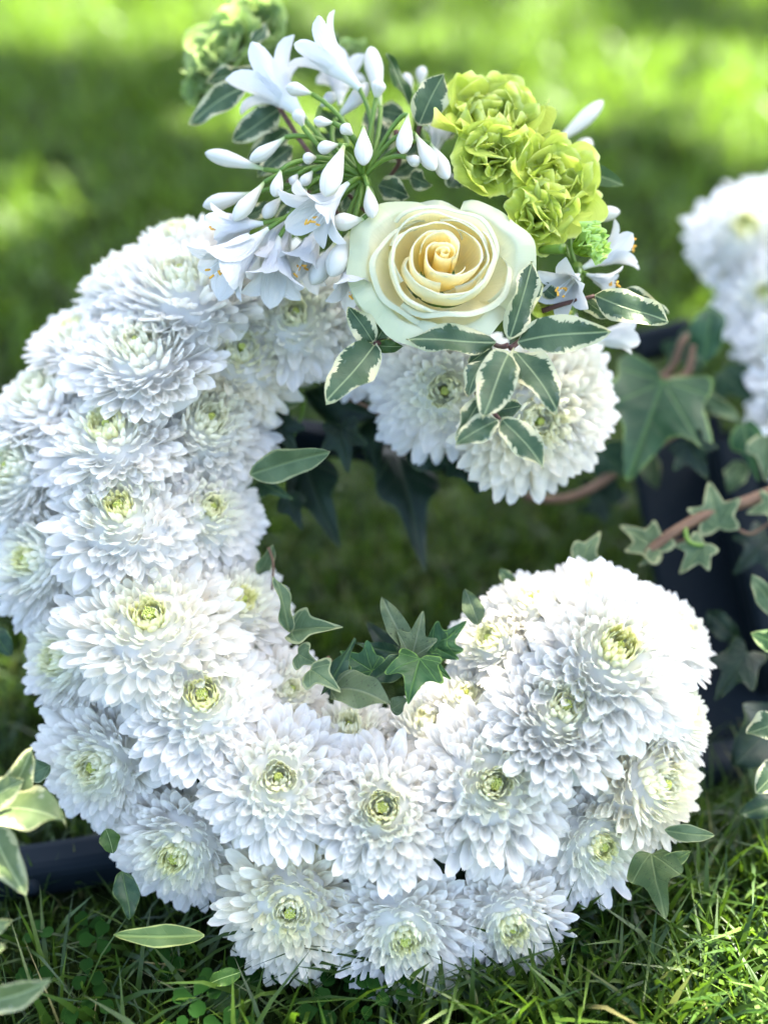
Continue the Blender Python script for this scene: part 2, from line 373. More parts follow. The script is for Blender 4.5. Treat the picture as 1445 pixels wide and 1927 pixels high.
tag(tree, 'leafy tree beyond the top of the picture shading the lawn', 'tree')
tp = [Vector((0, 0, -0.05)), Vector((-0.03, -0.02, 0.8)), Vector((-0.1, -0.1, 1.7)), Vector((-0.25, -0.3, 2.7)), Vector((-0.5, -0.7, 3.9))]
v, f, ts = tube(spline(tp, 4), list(np.linspace(0.26, 0.09, 17)), 12); link('trunk', mesh('trunk', v, f, M_bark), tree)
lv, lf, lr = [], [], []
n_leaf = 0
while n_leaf < 25000:
    gx, gy = random.uniform(-1.7, 1.9), random.uniform(-0.1, 3.6); zc = random.uniform(2.5, 3.6)
    g0 = Vector((gx, gy, 0)); p = g0 + SUN * (zc / SUN.z); keep = True
    q = g0 - EYE
    if q.dot(FW) > 0.1:
        a, b = pix(g0)
        if -60 < a < 1500 and -60 < b < 1990:
            if inside(a, b, LITG): keep = random.random() < 0.03
        elif mnoise.noise(Vector((gx * 1.1, gy * 1.1, 3.0))) > 0.02: keep = False
    t = PN.dot(PC - g0) / PN.dot(SUN); pc = g0 + SUN * t
    if not keep and t > 0 and (pc - EYE).dot(FW) > 0.1:
        a, b = pix(pc)
        if min(math.hypot(a - u_, b - w_) for u_, w_ in CP) < 250: keep = random.random() < 0.93
    if keep and t > 0 and (pc - EYE).dot(FW) > 0.1:
        a, b = pix(pc)
        if inside(a, b, LITC, 1.0): keep = random.random() < 0.45
    if keep is False and t > 0:
        a, b = pix(g0 + SUN * (t + 0.04 / PN.dot(SUN)))
        if inside(a, b, [(830, 500, 210, 190)]): keep = True
    if not keep: n_leaf += 0.35; continue
    F = frame(Vector((random.uniform(-1, 1), random.uniform(-1, 1), random.uniform(0.6, 1.6)))); s = random.uniform(0.035, 0.058)
    an = random.uniform(0, 6.28); i0 = len(lv); rr = random.random()
    for (ux, uy) in ((0, -1), (0.55, -0.1), (0, 1.15), (-0.55, -0.1)):
        w_ = Vector((ux * math.cos(an) - uy * math.sin(an), ux * math.sin(an) + uy * math.cos(an), 0)) * s
        lv.append(p - Vector((3.6, 5.4, 0)) + F @ w_); lr.append(rr)
    lf.append((i0, i0 + 1, i0 + 2, i0 + 3)); n_leaf += 1
tag(link('crown', mesh('crown', lv, lf, M_tleaf, {'rnd': lr}, smooth=False), tree), kind='stuff')
for ex in ((1.2, -1.0, 3.2), (2.4, -2.2, 3.1), (1.9, -3.6, 3.0), (3.4, -3.2, 3.2), (0.6, -2.4, 3.1), (3.2, -1.2, 3.4), (1.0, -4.2, 3.0)):
    e = Vector((-ex[0], ex[1], ex[2])); st = Vector((-0.15, -0.16, 2.0 + random.random()))
    pts = bez(st, (st + e) / 2 + Vector((0, 0, 0.35)), e, 9); v, f, ts = tube(pts, list(np.linspace(0.05, 0.008, 9)), 8)
    link('limb', mesh('limb', v, f, M_bark), tree)

# ------------------------------------------------------------------ dark plastic stand and the foam letters
st = empty('display_stand', G(700, 1560))
o0 = G(700, 1560)
tag(st, 'dark navy plastic frame lying on the grass under the white letter', 'stand')
def bar(name, a, b, w, t, roll=Vector((0, 0, 1)), parent=st):
    x = (b - a); L = x.length; x.normalize(); y = roll.cross(x).normalized(); z = x.cross(y)
    # box section with rounded edges
    prof = []
    r = min(w, t) * 0.28
    for cx, cy_, a0 in ((1, 1, 0), (-1, 1, 90), (-1, -1, 180), (1, -1, 270)):
        for q in range(4):
            an = R_(a0 + q * 30); prof.append((cx * (w / 2 - r) + math.cos(an) * r, cy_ * (t / 2 - r) + math.sin(an) * r))
    v = []
    for p in (a, b):
        for (u_, w_) in prof: v.append(p + y * u_ + z * w_ - o0)
    n = len(prof); f = [(i, (i + 1) % n, n + (i + 1) % n, n + i) for i in range(n)] + [tuple(range(n))[::-1], tuple(range(n, 2 * n))]
    me = mesh(name, v, f, M_plast, smooth=True)
    me.polygons.foreach_set('use_smooth', [False] * len(me.polygons)); return link(name, me, parent)
bar('front_rail', G(-420, 1712, 0.014), G(1640, 1395, 0.014), 0.020, 0.022)
bar('back_rail', W(430, 800, -0.085), W(1010, 885, -0.085), 0.016, 0.014)
bar('side_post', D(1362, 840, 0.690), D(1475, 1300, 0.655), 0.020, 0.028, -FW)
bar('side_panel', D(1262, 800, 0.720), D(1400, 1440, 0.665), 0.055, 0.012, -FW)
bar('side_panel', D(1330, 820, 0.735), D(1475, 1440, 0.69), 0.06, 0.010, -FW)
bar('end_cap', D(1195, 655, 0.72), D(1295, 630, 0.72), 0.018, 0.02, -FW)
bolt_v, bolt_f, _ = tube([G(62, 1668, 0.0255) - o0, G(62, 1668, 0.0268) - o0], 0.0034, 16)
link('bolt', mesh('bolt', bolt_v, bolt_f, M_plast), st)

def foam(name, pts, rad, label):
    P0 = pts[0]; sp = spline(pts, 6)
    v, f, ts = tube([p - P0 for p in sp], rad, 10)
    o = link(name, mesh(name, v, f, M_foam), None, Matrix.Translation(P0)); tag(o, label, 'foam base'); return o
cpath = [(1090, 800), (930, 735), (740, 660), (560, 610), (400, 640), (265, 770), (215, 950), (215, 1130), (300, 1330), (450, 1490), (640, 1580), (830, 1580), (1010, 1510), (1130, 1390), (1170, 1250), (1130, 1170)]
foam('foam_letter', [W(a, b, -0.045) for a, b in cpath], 0.027, 'dark foam letter base glimpsed in gaps between the white blooms')
foam('foam_letter', [D(1445, 470, 0.77), D(1500, 620, 0.75), D(1540, 760, 0.74), D(1570, 900, 0.72)], 0.03, 'dark foam base behind the blurred white blooms at the right')

# ------------------------------------------------------------------ chrysanthemum blooms
KB, NV_ = 9, 3
UU = np.array([0, 0.28, 0.50, 0.68, 0.84, 0.95, 1.0]); WF = np.array([0.40, 0.58, 0.86, 1.0, 0.88, 0.54, 0.14]); VV = np.linspace(-1, 1, 5)
def tip_profile(t): return (0.03 + 0.97 * t ** 0.95, 0.44 * math.cos(1.70 * t) - 0.08 - 0.10 * math.exp(-(t / 0.15) ** 2))
def petal_data(t, seed, wscale=1.0, lscale=1.0):
    r = random.Random(seed)
    rx, rz = tip_profile(t); b = Vector((0.02 + 0.13 * t, 0, -0.30 + 0.06 * max(0, 1 - t / 0.3))); e = Vector((rx * lscale, 0, rz))
    L = (e - b).length; d = (e - b).normalized(); nrm = Vector((-d.z, 0, d.x))
    c = (b + e) / 2 - nrm * L * (0.15 - 0.12 * t + r.uniform(-0.03, 0.05)) + d * L * 0.08
    w = (0.042 + 0.050 * t) * wscale * r.uniform(0.92, 1.1)
    notch = r.choice((0.0, 0.02, 0.035)); skew = r.uniform(-0.02, 0.02)
    hook = r.uniform(0.0, 0.05) * (1.2 - t)
    v, al, ac = [], [], []
    for i, u in enumerate(UU):
        p = b * (1 - u) ** 2 + c * (2 * u * (1 - u)) + e * u * u
        T = ((c - b) * (1 - u) + (e - c) * u).normalized(); N = Vector((-T.z, 0, T.x))
        A = R_(112 - 66 * min(1, u / 0.85)) * (1.15 - 0.35 * t)
        wi = w * WF[i]
        for j, q in enumerate(VV):
            y = wi / A * math.sin(A * q); z = wi / A * (1 - math.cos(A * q))
            pp = p + Vector((0, y + skew * u * u, 0)) + N * (z * 1.15 + hook * max(0, u - 0.7) * 1.5)
            if i == len(UU) - 1: pp -= T * (notch * (1 if j == 2 else 0) + (0.012 if abs(q) == 1 else 0))
            if i == len(UU) - 2 and abs(q) < 0.9: pp += T * 0.006 * (1 if j % 2 else -1)
            v.append(pp); al.append(u); ac.append(q)
    return v, al, ac
PF = grid_faces(len(UU), len(VV))
PETALS = [[mesh('petal', *(lambda d: (d[0], PF))(petal_data(0.12 + 0.88 * (k_ + 0.5) / KB, 100 * k_ + s_)), M_petal,
                {'along': petal_data(0.12 + 0.88 * (k_ + 0.5) / KB, 100 * k_ + s_)[1], 'across': petal_data(0.12 + 0.88 * (k_ + 0.5) / KB, 100 * k_ + s_)[2]})
           for s_ in range(NV_)] for k_ in range(KB)]
INNER, DISC = [], []
for q in range(3):
    v, f, al, ac = [], [], [], []; rr = random.Random(q)
    for i in range(70):
        t = 0.012 + 0.148 * math.sqrt((i + 0.5) / 70); d = petal_data(t, 900 + i + 80 * q, 0.80)
        m = Matrix.Rotation(i * 2.39996 + rr.uniform(-.15, .15), 4, 'Z') @ Matrix.Rotation(rr.uniform(-.12, .12), 4, 'Y')
        off = len(v); v += [m @ p for p in d[0]]; f += [tuple(a + off for a in ff) for ff in PF]; al += d[1]; ac += d[2]
    INNER.append(mesh('inner_petals', v, f, M_inner, {'along': al, 'across': ac}))
    v, f, al = [], [], []
    for i in range(34):
        rad = 0.050 * math.sqrt((i + 0.5) / 34); a = i * 2.39996; z = 0.185 + 0.03 * (1 - rad / 0.050) + rr.uniform(-.012, .012)
        c = Vector((rad * math.cos(a), rad * math.sin(a), z)); off = len(v); s = 0.0085
        tv, tf, ts = tube([c - Vector((0, 0, 0.16)), c, c + Vector((rad * .12 * math.cos(a), rad * .12 * math.sin(a), 0.022)), c + Vector((0, 0, 0.034))], [s * .8, s, s, s * .3], 6)
        v += tv; f += [tuple(p + off for p in ff) for ff in tf]; al += [0.0 if x < .4 else x for x in ts]
    DISC.append(mesh('flower_centre', v, f, M_disc, {'along': al}))
HEART = []  # pale dome added under the petals to keep the gaps from going dark
for q in range(2):
    v, al = [], []; rr = random.Random(50 + q); n = 28
    for i in range(14):
        t = 0.06 + 0.94 * i / 13; rx, rz = tip_profile(t)
        for j in range(n):
            a = 2 * math.pi * j / n; k2 = 1 + 0.05 * math.sin(j * 2.4 + i * 2.1) + rr.uniform(-.03, .03)
            v.append(Vector((math.cos(a) * rx * 0.77 * k2, math.sin(a) * rx * 0.77 * k2, rz - 0.17 - 0.03 * t + rr.uniform(-.02, .02)))); al.append(min(1, 0.05 + 1.1 * t))
    HEART.append(mesh('core_dome', v, grid_faces(14, n, wrap=True), M_petal, {'along': al, 'across': [0.0] * len(al)}))

def bloom(loc, nrm, R, label, group, npet=205, warm=0.0, spin=None, flat=1.0, seed=None):
    r = random.Random(seed if seed is not None else label)
    root = empty('chrysanthemum', loc, frame(nrm) @ Matrix.Rotation(r.uniform(0, 6.28), 3, 'Z'), R)
    tag(root, label, 'flower', group)
    ph, am = r.uniform(0, 6.28), r.uniform(0.02, 0.14); ph2 = r.uniform(0, 6.28); opn = r.uniform(-0.10, 0.10); ph3 = r.uniform(0, 6.28); dome = r.uniform(0.85, 1.2)
    gr = r.uniform(0.7, 1.0)
    for i in range(npet):
        t = 0.12 + 0.88 * (math.sqrt((i + 5) / (npet + 5)) - 0.15) / 0.85
        t = max(0.121, min(0.999, t + r.uniform(-0.02, 0.02)))
        kb = min(KB - 1, int((t - 0.12) / 0.88 * KB)); a = i * 2.39996 + r.uniform(-0.13, 0.13)
        s = r.uniform(0.93, 1.06) * (1 + 0.05 * math.cos(2 * a + ph2))
        tilt = am * math.cos(a - ph) * t + opn * t + r.gauss(0, 0.055)
        m = Matrix.Rotation(a, 4, 'Z') @ Matrix.Rotation(tilt, 4, 'Y') @ Matrix.Rotation(r.gauss(0, 0.16), 4, 'X') @ Matrix.Diagonal((s, s * r.uniform(0.92, 1.1), s * flat * dome, 1))
        if abs((a - ph3 + math.pi) % (2 * math.pi) - math.pi) < 0.55 and t > 0.35: m = m @ Matrix.Rotation(r.gauss(0, 0.16), 4, 'Y') @ Matrix.Rotation(r.gauss(0, 0.25), 4, 'X')
        inn = max(0.0, 1 - (t - 0.15) / 0.42)
        g = r.uniform(0.965, 1.0)
        c = (g * (1 - 0.03 * inn - 0.01 * warm), g * (1 - 0.005 * inn - 0.035 * warm), g * (1 - 0.15 * inn - 0.16 * warm), 1)
        link('petal', PETALS[kb][r.randrange(NV_)], root, m, c)
    tag(link('inner_petals', INNER[r.randrange(3)], root, Matrix.Diagonal((*(r.uniform(0.8, 1.15),) * 2, dome * r.uniform(0.94, 1.1), 1)), (1, 1, gr, 1)), kind='stuff')
    tag(link('core_dome', HEART[r.randrange(2)], root, Matrix.Diagonal((1, 1, dome, 1)), (0.97, 0.97, 0.93, 1)), kind='stuff')
    tag(link('flower_centre', DISC[r.randrange(3)], root, Matrix.Diagonal((*(r.uniform(0.75, 1.25),) * 2, dome, 1))), kind='stuff')
    return root

GB = 'white chrysanthemum blooms packed over the curved letter'
BL = [  # x, y, radius in photo px, lean right, lean up, offset from the face, label
 (345, 528, 150, -10, 42, -0.004, 'wide white bloom at the upper left, directly left of the trumpet flowers'),
 (262, 655, 150, -12, 36, 0.0, 'white bloom with a cream eye below the topmost left blooms'),
 (205, 808, 148, -10, 34, 0.0, 'white left flank bloom with a pale yellow eye, just above a tiny dark gap'),
 (228, 960, 150, -4, 28, 0.002, 'large white bloom mid left flank with scooped petals below its eye'),
 (283, 1165, 172, 2, 34, 0.004, 'widest creamy bloom on the left flank with a vivid green yellow eye'),
 (382, 1312, 150, 4, 26, 0.002, 'white bloom on the lower left bend between two creamy centred ones'),
 (523, 1465, 148, 6, 20, 0.002, 'white bloom above the cream bottom bloom, its small green eye over dark hollows'),
 (720, 1522, 140, 0, 18, 0.002, 'white bloom with a lime eye in the middle of the lower curve'),
 (930, 1475, 158, 2, 14, 0.002, 'large white bloom right of the middle of the lower curve with a hidden eye'),
 (1060, 1335, 150, 4, 26, 0.004, 'white bloom with a yellow green eye below and left of the biggest end bloom'),
 (1158, 1225, 172, 6, 26, 0.006, 'biggest white bloom at the lower end of the curve with a lime centre'),
 (62, 1052, 125, -34, 6, -0.022, 'white bloom cut by the left edge with a small lime eye'),
 (118, 1240, 128, -36, 4, -0.022, 'left facing white bloom with its green eye turned aside, below the edge cut one'),
 (182, 1440, 140, -22, -4, -0.020, 'sun flecked white bloom beside the pale variegated leaves at the left edge'),
 (335, 1605, 135, -12, -10, -0.020, 'white bloom directly above the pale pointed leaf in the grass'),
 (547, 1712, 145, 0, -4, -0.014, 'cream bloom with neat scooped petals at the bottom, partly sunlit'),
 (762, 1762, 140, 2, -14, -0.016, 'lowest white bloom, its eye half covered by folded petals'),
 (962, 1742, 122, 8, -14, -0.018, 'white bloom at the lower right with a soft green eye, touching the tall grass'),
 (1128, 1588, 128, 14, -4, -0.016, 'white bloom with the brightest green eye, on the lower right'),
 (1240, 1475, 135, 34, 6, -0.016, 'peach tinged white bloom on the lower right with its eye turned right'),
 (1290, 1345, 110, 60, 14, -0.024, 'white bloom seen from the side on the right rim of the lower end'),
 (1285, 1190, 100, 52, 34, -0.026, 'white bloom peeping out behind the right side of the biggest end bloom'),
 (28, 882, 120, -30, 14, -0.022, 'white bloom with a faint yellow eye at the left edge of the picture, upper one'),
 (78, 745, 125, -34, 42, -0.026, 'white bloom on the left rim, turned away, below the stepped outline'),
 (140, 625, 110, -34, 50, -0.028, 'white bloom forming the second step of the upper left outline'),
 (235, 520, 112, -30, 54, -0.028, 'white bloom forming the third step of the upper left outline'),
 (335, 450, 105, -20, 58, -0.026, 'topmost white bloom on the outline under the long buds'),
 (395, 958, 120, 26, 16, -0.014, 'white bloom with a lime eye on the inner left side of the opening'),
 (393, 795, 132, 22, 20, -0.012, 'white bloom with a green eye on the inner side, left of the sage leaf tip'),
 (453, 660, 128, 16, 20, -0.012, 'creamy bloom with a yellow green eye left of the greenest eyed one'),
 (557, 592, 132, 4, 10, -0.012, 'white bloom with the dark green eye below the drooping trumpet flowers'),
 (690, 640, 105, 10, 0, -0.022, 'white bloom half hidden by the small leaves left of the rose'),
 (838, 735, 140, -6, -8, -0.012, 'white bloom with a green eye hanging directly below the rose'),
 (1010, 790, 150, 14, -12, -0.012, 'creamy white bloom at the upper end of the curve behind the hanging leaf sprig'),
 (1085, 720, 115, 40, 10, -0.020, 'white bloom under the right hand variegated leaves'),
 (450, 1135, 118, 34, 26, -0.020, 'white bloom on the inner left rim beside the widest bloom'),
 (545, 1300, 92, 26, 26, -0.022, 'small white bloom on the inner lower left rim next to the curled ivy'),
 (655, 1375, 105, 8, 48, -0.020, 'white bloom on the inner rim directly below the curled olive leaf'),
 (800, 1360, 92, 4, 50, -0.022, 'white bloom on the inner rim below the glossy green leaf'),
 (880, 1310, 92, -8, 42, -0.018, 'white bloom on the inner rim between the glossy leaf and the end blooms'),
 (925, 1205, 100, -34, 24, -0.018, 'white bloom facing the opening at the lower end with a faint yellow eye'),
 (1000, 1135, 92, -24, 46, -0.018, 'white bloom at the top left of the lower end'),
 (1115, 1110, 112, 2, 60, -0.016, 'white bloom crowning the top of the lower end'),
 (1215, 1130, 85, 34, 56, -0.022, 'white bloom at the top right of the lower end'),
 (470, 520, 110, 0, 36, -0.014, 'white bloom mostly covered by the drooping trumpet flowers'),
 (1000, 1610, 80, 10, 0, -0.026, 'white bloom squeezed between the three lower right blooms'),
]
for (x, y, rp, ax, ay, h, lab) in BL:
    loc = W(x, y, h); R = 1.15 * rp * depth(loc) / FPX
    n = facing(ax, ay)
    warm = 0.8 if lab.startswith(('cream bloom', 'peach', 'creamy')) else 0.4 if lab.startswith('widest creamy') else 0.08
    bloom(loc - n * (R * 0.06), n, R, lab, GB, 292 if rp > 110 else 235, warm)
GR = 'blurred white chrysanthemum blooms of the second letter'
for (x, y, rp, ax, ay, d, lab) in [
 (1400, 440, 128, -14, 20, 0.720, 'blurred white bloom with a pale yellow eye, topmost of the right hand letter'),
 (1462, 375, 120, 0, 50, 0.745, 'blurred white bloom at the top right corner of the right hand letter'),
 (1440, 555, 112, -26, 8, 0.705, 'blurred white bloom second from the top at the right edge'),
 (1480, 650, 118, -20, 4, 0.690, 'blurred white bloom at the right edge beside the folded green leaf'),
 (1500, 760, 120, -20, 0, 0.675, 'blurred white bloom at the right edge, second from the bottom'),
 (1530, 850, 105, -16, -6, 0.665, 'blurred white bloom at the right edge, lowest of the second letter')]:
    loc = D(x, y, d); bloom(loc, facing(ax, ay), rp * d / FPX, lab, GR, 140, 0.0)

# ------------------------------------------------------------------ leaves
def leaf_frame(B, T, roll, toward=None):
    y = T - B; L = y.length; y.normalize(); v = (EYE - (B + T) / 2).normalized()
    z = (v - y * v.dot(y)).normalized(); z = Quaternion(y, R_(roll)) @ z; x = y.cross(z)
    m = Matrix((x, y, z)).transposed().to_4x4(); m.translation = B; return m, L
def oval_leaf(name, B, T, wratio, roll, mat, parent=None, bend=0.17, fold=0.18, wave=0.08, seed=0, col=(1, 1, 1, 1), tipx=0.0):
    r = random.Random(seed * 7.1 + B.x * 991 + T.z * 313); m, L = leaf_frame(B, T, roll)
    tw = r.uniform(-0.7, 0.7)
    nu, nv = 17, 9; v, e, uv = [], [], []; p1, p2, p3 = r.uniform(0, 6), r.uniform(0, 6), r.uniform(0, 6)
    for i in range(nu):
        u = i / (nu - 1); wd = wratio * 0.5 * (math.sin(math.pi * min(1, u ** 0.86)) ** 0.72 if 0 < u < 1 else 0) * (1 - 0.12 * u)
        wd = max(wd, 0.012 * (1 - u * 0.9))
        for j in range(nv):
            q = -1 + 2 * j / (nv - 1)
            wob = 1 + 0.06 * math.sin(u * 13 + p1 + (1.7 if q > 0 else 0))
            x = wd * q * wob; z = bend * (0.25 - (u - 0.5) ** 2) * 1.3 + fold * abs(x) * 1.6 - fold * 2.2 * x * x
            z += wave * q * q * math.sin(u * 9.5 + p2 + (p3 if q > 0 else 0))
            xa, a_ = x, tw * (u - 0.4); x2 = x * math.cos(a_) - z * math.sin(a_); z = x * math.sin(a_) + z * math.cos(a_); sw = 0.05 * math.sin(2.6 * u + p3) * u
            v.append(((x2 + sw + tipx * u * u) * L, u * L, z * L)); e.append(max(abs(q), (abs(u - 0.5) * 2) ** 6 * 0.98)); uv.append((x, u, 0))
    me = mesh(name, v, grid_faces(nu, nv), mat, {'edge': e, 'uvw': np.array(uv)})
    o = link(name, me, parent, m if parent is None else parent.matrix_basis.inverted() @ m, col); return o
IVY = {'star': [(0, 1.0), (0.06, 0.93), (0.15, 0.70), (0.22, 0.52), (0.34, 0.50), (0.52, 0.52), (0.55, 0.45), (0.42, 0.28), (0.36, 0.16), (0.42, 0.02), (0.38, -0.10), (0.16, -0.08), (0, 0.0)],
       'wide': [(0, 1.0), (0.06, 0.93), (0.16, 0.72), (0.24, 0.54), (0.38, 0.50), (0.62, 0.55), (0.68, 0.48), (0.58, 0.30), (0.46, 0.12), (0.50, -0.04), (0.42, -0.17), (0.14, -0.10), (0, 0.0)],
       'tri': [(0, 1.0), (0.05, 0.92), (0.12, 0.72), (0.20, 0.50), (0.36, 0.42), (0.42, 0.34), (0.38, 0.18), (0.28, 0.06), (0.16, -0.04), (0.07, -0.03), (0, 0.0)]}
def ivy_leaf(name, B, T, kind, roll, mat, parent=None, bend=0.2, fold=0.2, wave=0.04, wx=1.0, seed=0, col=(1, 1, 1, 1), twist=0.0):
    r = random.Random(seed * 3.3 + B.x * 713 + T.z * 517); m, L = leaf_frame(B, T, roll)
    half = IVY[kind]; out = [Vector((a * wx, b, 0)) for a, b in half] + [Vector((-a * wx, b, 0)) for a, b in half[1:-1]][::-1]
    sm = []
    n = len(out)
    for i in range(n):
        p0, p1, p2, p3 = out[i - 1], out[i], out[(i + 1) % n], out[(i + 2) % n]
        for kk in range(3):
            t = kk / 3; c_ = 0.5 * ((2 * p1) + (p2 - p0) * t + (2 * p0 - 5 * p1 + 4 * p2 - p3) * t * t + (3 * p1 - p0 - 3 * p2 + p3) * t ** 3); sm.append(c_)
    C = Vector((0, 0.3, 0)); rings = [0.0, 0.35, 0.65, 0.86, 1.0]; v, e, uv = [], [], []; ns = len(sm); p1_, p2_ = r.uniform(0, 6), r.uniform(0, 6)
    for q in rings:
        for s in sm:
            p = C.lerp(s, q); x, y = p.x, p.y
            z = bend * (0.25 - (y - 0.4) ** 2) * 1.6 + fold * (abs(x) - 1.3 * x * x) + wave * q * q * math.sin(7 * y + 9 * x + p1_) + 0.03 * math.sin(5 * x + p2_)
            if twist: a = twist * (y - 0.3); x, z = x * math.cos(a) - z * math.sin(a), x * math.sin(a) + z * math.cos(a)
            v.append((x * L, y * L, z * L)); e.append(q); uv.append((p.x, p.y, 0))
    me = mesh(name, v, grid_faces(len(rings), ns, wrap=True), mat, {'edge': e, 'uvw': np.array(uv)})
    return link(name, me, parent, m if parent is None else parent.matrix_basis.inverted() @ m, col)
def stem(name, pts, r0, r1, mat, parent=None, n=5):
    sp = spline(pts, n); base = sp[0] if parent is None else parent.location
    v, f, ts = tube([p - base for p in sp], list(np.linspace(r0, r1, len(sp))), 8)
    return link(name, mesh(name, v, f, mat), parent, Matrix.Translation(base) if parent is None else None)
def sprig(name, loc, label, cat='foliage', group=None):
    o = empty(name, loc); tag(o, label, cat, group); return o

GS = 'variegated leaf sprigs round the rose'
def vsprig(label, node, stems, leaves):
    """stems: lists of (x,y,h); leaves: x0,y0,x1,y1,width px,h0,h1,roll[,options]"""
    o = sprig('leaf_sprig', W(*node), label, 'leaf sprig', GS)
    for s in stems: stem('stem', [W(*q) for q in s], 0.0013, 0.0009, M_stem, o)
    for l in leaves:
        x0, y0, x1, y1, wd, h0, h1, roll = l[:8]; kw = dict(l[8]) if len(l) > 8 else {}
        x1, y1 = x0 + (x1 - x0) * 0.95, y0 + (y1 - y0) * 0.95; wd *= 0.9
        L = math.hypot(x1 - x0, y1 - y0); mat = kw.pop('mat', M_var)
        oval_leaf('leaf', W(x0, y0, h0), W(x1, y1, h1), wd / L, roll, mat, o, seed=x0 + y0, **kw)
    return o
vsprig('variegated leaf sprig right below the rose with leaves fanning left, right and up', (956, 650, 0.034),
       [[(956, 650, 0.034), (940, 652, 0.03), (915, 640, 0.01)], [(960, 655, 0.034), (1000, 625, 0.02), (1040, 590, 0.0)]],
       [(933, 644, 755, 647, 66, 0.034, 0.040, 18, {'bend': 0.10}), (973, 644, 1158, 614, 88, 0.034, 0.044, -12, {'bend': 0.14, 'wave': 0.04}),
        (958, 639, 1006, 485, 66, 0.034, 0.038, 25), (950, 612, 1024, 530, 60, 0.024, 0.026, -10, {'col': (1.2, 1.2, 1.1, 1)}),
        (968, 660, 1051, 781, 78, 0.034, 0.046, -20), (958, 664, 899, 794, 78, 0.040, 0.052, 14, {'wave': 0.09}), (912, 676, 878, 752, 46, 0.036, 0.040, 30),
        (925, 650, 880, 690, 40, 0.026, 0.024, 0)])
vsprig('variegated leaf sprig hanging lowest over the upper end of the curve', (940, 790, 0.044),
       [[(895, 735, 0.034), (915, 762, 0.042), (940, 790, 0.044)]],
       [(943, 788, 1027, 887, 70, 0.044, 0.046, -14), (938, 790, 853, 842, 58, 0.046, 0.050, 20), (905, 752, 857, 832, 50, 0.042, 0.046, -10, {'wave': 0.08}),
        (925, 770, 985, 765, 44, 0.036, 0.034, 10), (890, 735, 935, 740, 34, 0.034, 0.036, 0)])
vsprig('two small variegated leaves at the lower left of the rose', (706, 648, 0.028),
       [[(706, 648, 0.028), (725, 640, 0.024), (750, 628, 0.012)]],
       [(704, 650, 614, 765, 84, 0.030, 0.040, 12, {'bend': 0.16}), (702, 644, 655, 572, 60, 0.028, 0.034, -8), (706, 642, 738, 590, 46, 0.026, 0.026, 20),
        (704, 650, 762, 655, 30, 0.026, 0.026, 0, {'mat': M_plain})])
vsprig('variegated leaf sprig pointing right beneath the right hand trumpet flowers', (1118, 557, 0.02),
       [[(1020, 585, 0.014), (1060, 572, 0.018), (1118, 557, 0.02)]],
       [(1118, 556, 1263, 614, 76, 0.020, 0.018, -16, {'bend': 0.2}), (1178, 542, 1264, 592, 42, 0.010, 0.004, 22, {'wave': 0.09}), (1098, 560, 1150, 600, 42, 0.014, 0.012, 30),
        (1046, 560, 1010, 530, 34, 0.018, 0.02, 0)])
vsprig('rounded variegated leaf standing up beside the green ruffled flower', (790, 236, 0.02),
       [[(790, 236, 0.02), (780, 265, 0.016), (745, 300, 0.008)], [(745, 245, 0.02), (752, 300, 0.016), (735, 330, 0.008)]],
       [(788, 236, 836, 132, 80, 0.022, 0.028, 10, {'bend': 0.1}), (770, 200, 719, 97, 30, 0.012, 0.012, 30, {'mat': M_plain}), (762, 218, 705, 205, 40, 0.008, 0.004, 0),
        (712, 348, 775, 368, 44, 0.008, 0.016, 0), (772, 330, 815, 352, 36, 0.008, 0.014, 20), (860, 330, 846, 356, 30, 0.004, 0.01, 0)])
vsprig('plain green pointed leaf sticking out right of the ruffled flowers', (1085, 330, 0.01), [],
       [(1078, 320, 1177, 352, 46, 0.006, 0.004, -15, {'mat': M_plain, 'wave': 0.0}), (1090, 400, 1020, 350, 44, -0.004, -0.006, 0, {'mat': M_plain, 'wave': 0.02})])
vsprig('wavy variegated leaves at the far upper left of the spray', (520, 195, 0.0),
       [[(512, 178, 0.006), (540, 225, 0.006), (580, 285, 0.010), (640, 350, 0.012), (700, 410, 0.01)]],
       [(476, 160, 343, 226, 56, 0.0, -0.012, 20, {'bend': 0.22, 'wave': 0.06, 'tipx': -0.05}), (485, 130, 384, 152, 50, -0.004, -0.012, -24, {'wave': 0.08}),
        (470, 88, 503, 40, 28, -0.004, -0.006, 30), (527, 205, 432, 268, 66, 0.0, 0.0, 16, {'wave': 0.08}), (545, 245, 448, 312, 58, -0.006, -0.004, -12),
        (551, 275, 480, 336, 44, 0.0, 0.002, 0, {'wave': 0.09})])
vsprig('green leaves filling the back of the spray behind the long buds', (650, 260, -0.012), [],
       [(660, 260, 600, 205, 44, -0.010, -0.012, 0, {'mat': M_plain}), (690, 270, 745, 190, 46, -0.012, -0.014, 10), (650, 300, 560, 330, 44, -0.010, -0.010, 0),
        (620, 340, 560, 300, 40, -0.012, -0.012, 20), (730, 300, 800, 250, 50, -0.012, -0.012, 0), (680, 330, 640, 400, 46, -0.008, -0.006, -10),
        (740, 330, 790, 300, 40, -0.006, -0.006, 10), (610, 150, 640, 60, 40, -0.014, -0.016, 0, {'mat': M_plain}), (560, 420, 480, 450, 44, 0.0, 0.002, 0), (850, 260, 815, 190, 40, -0.004, -0.004, 0)])
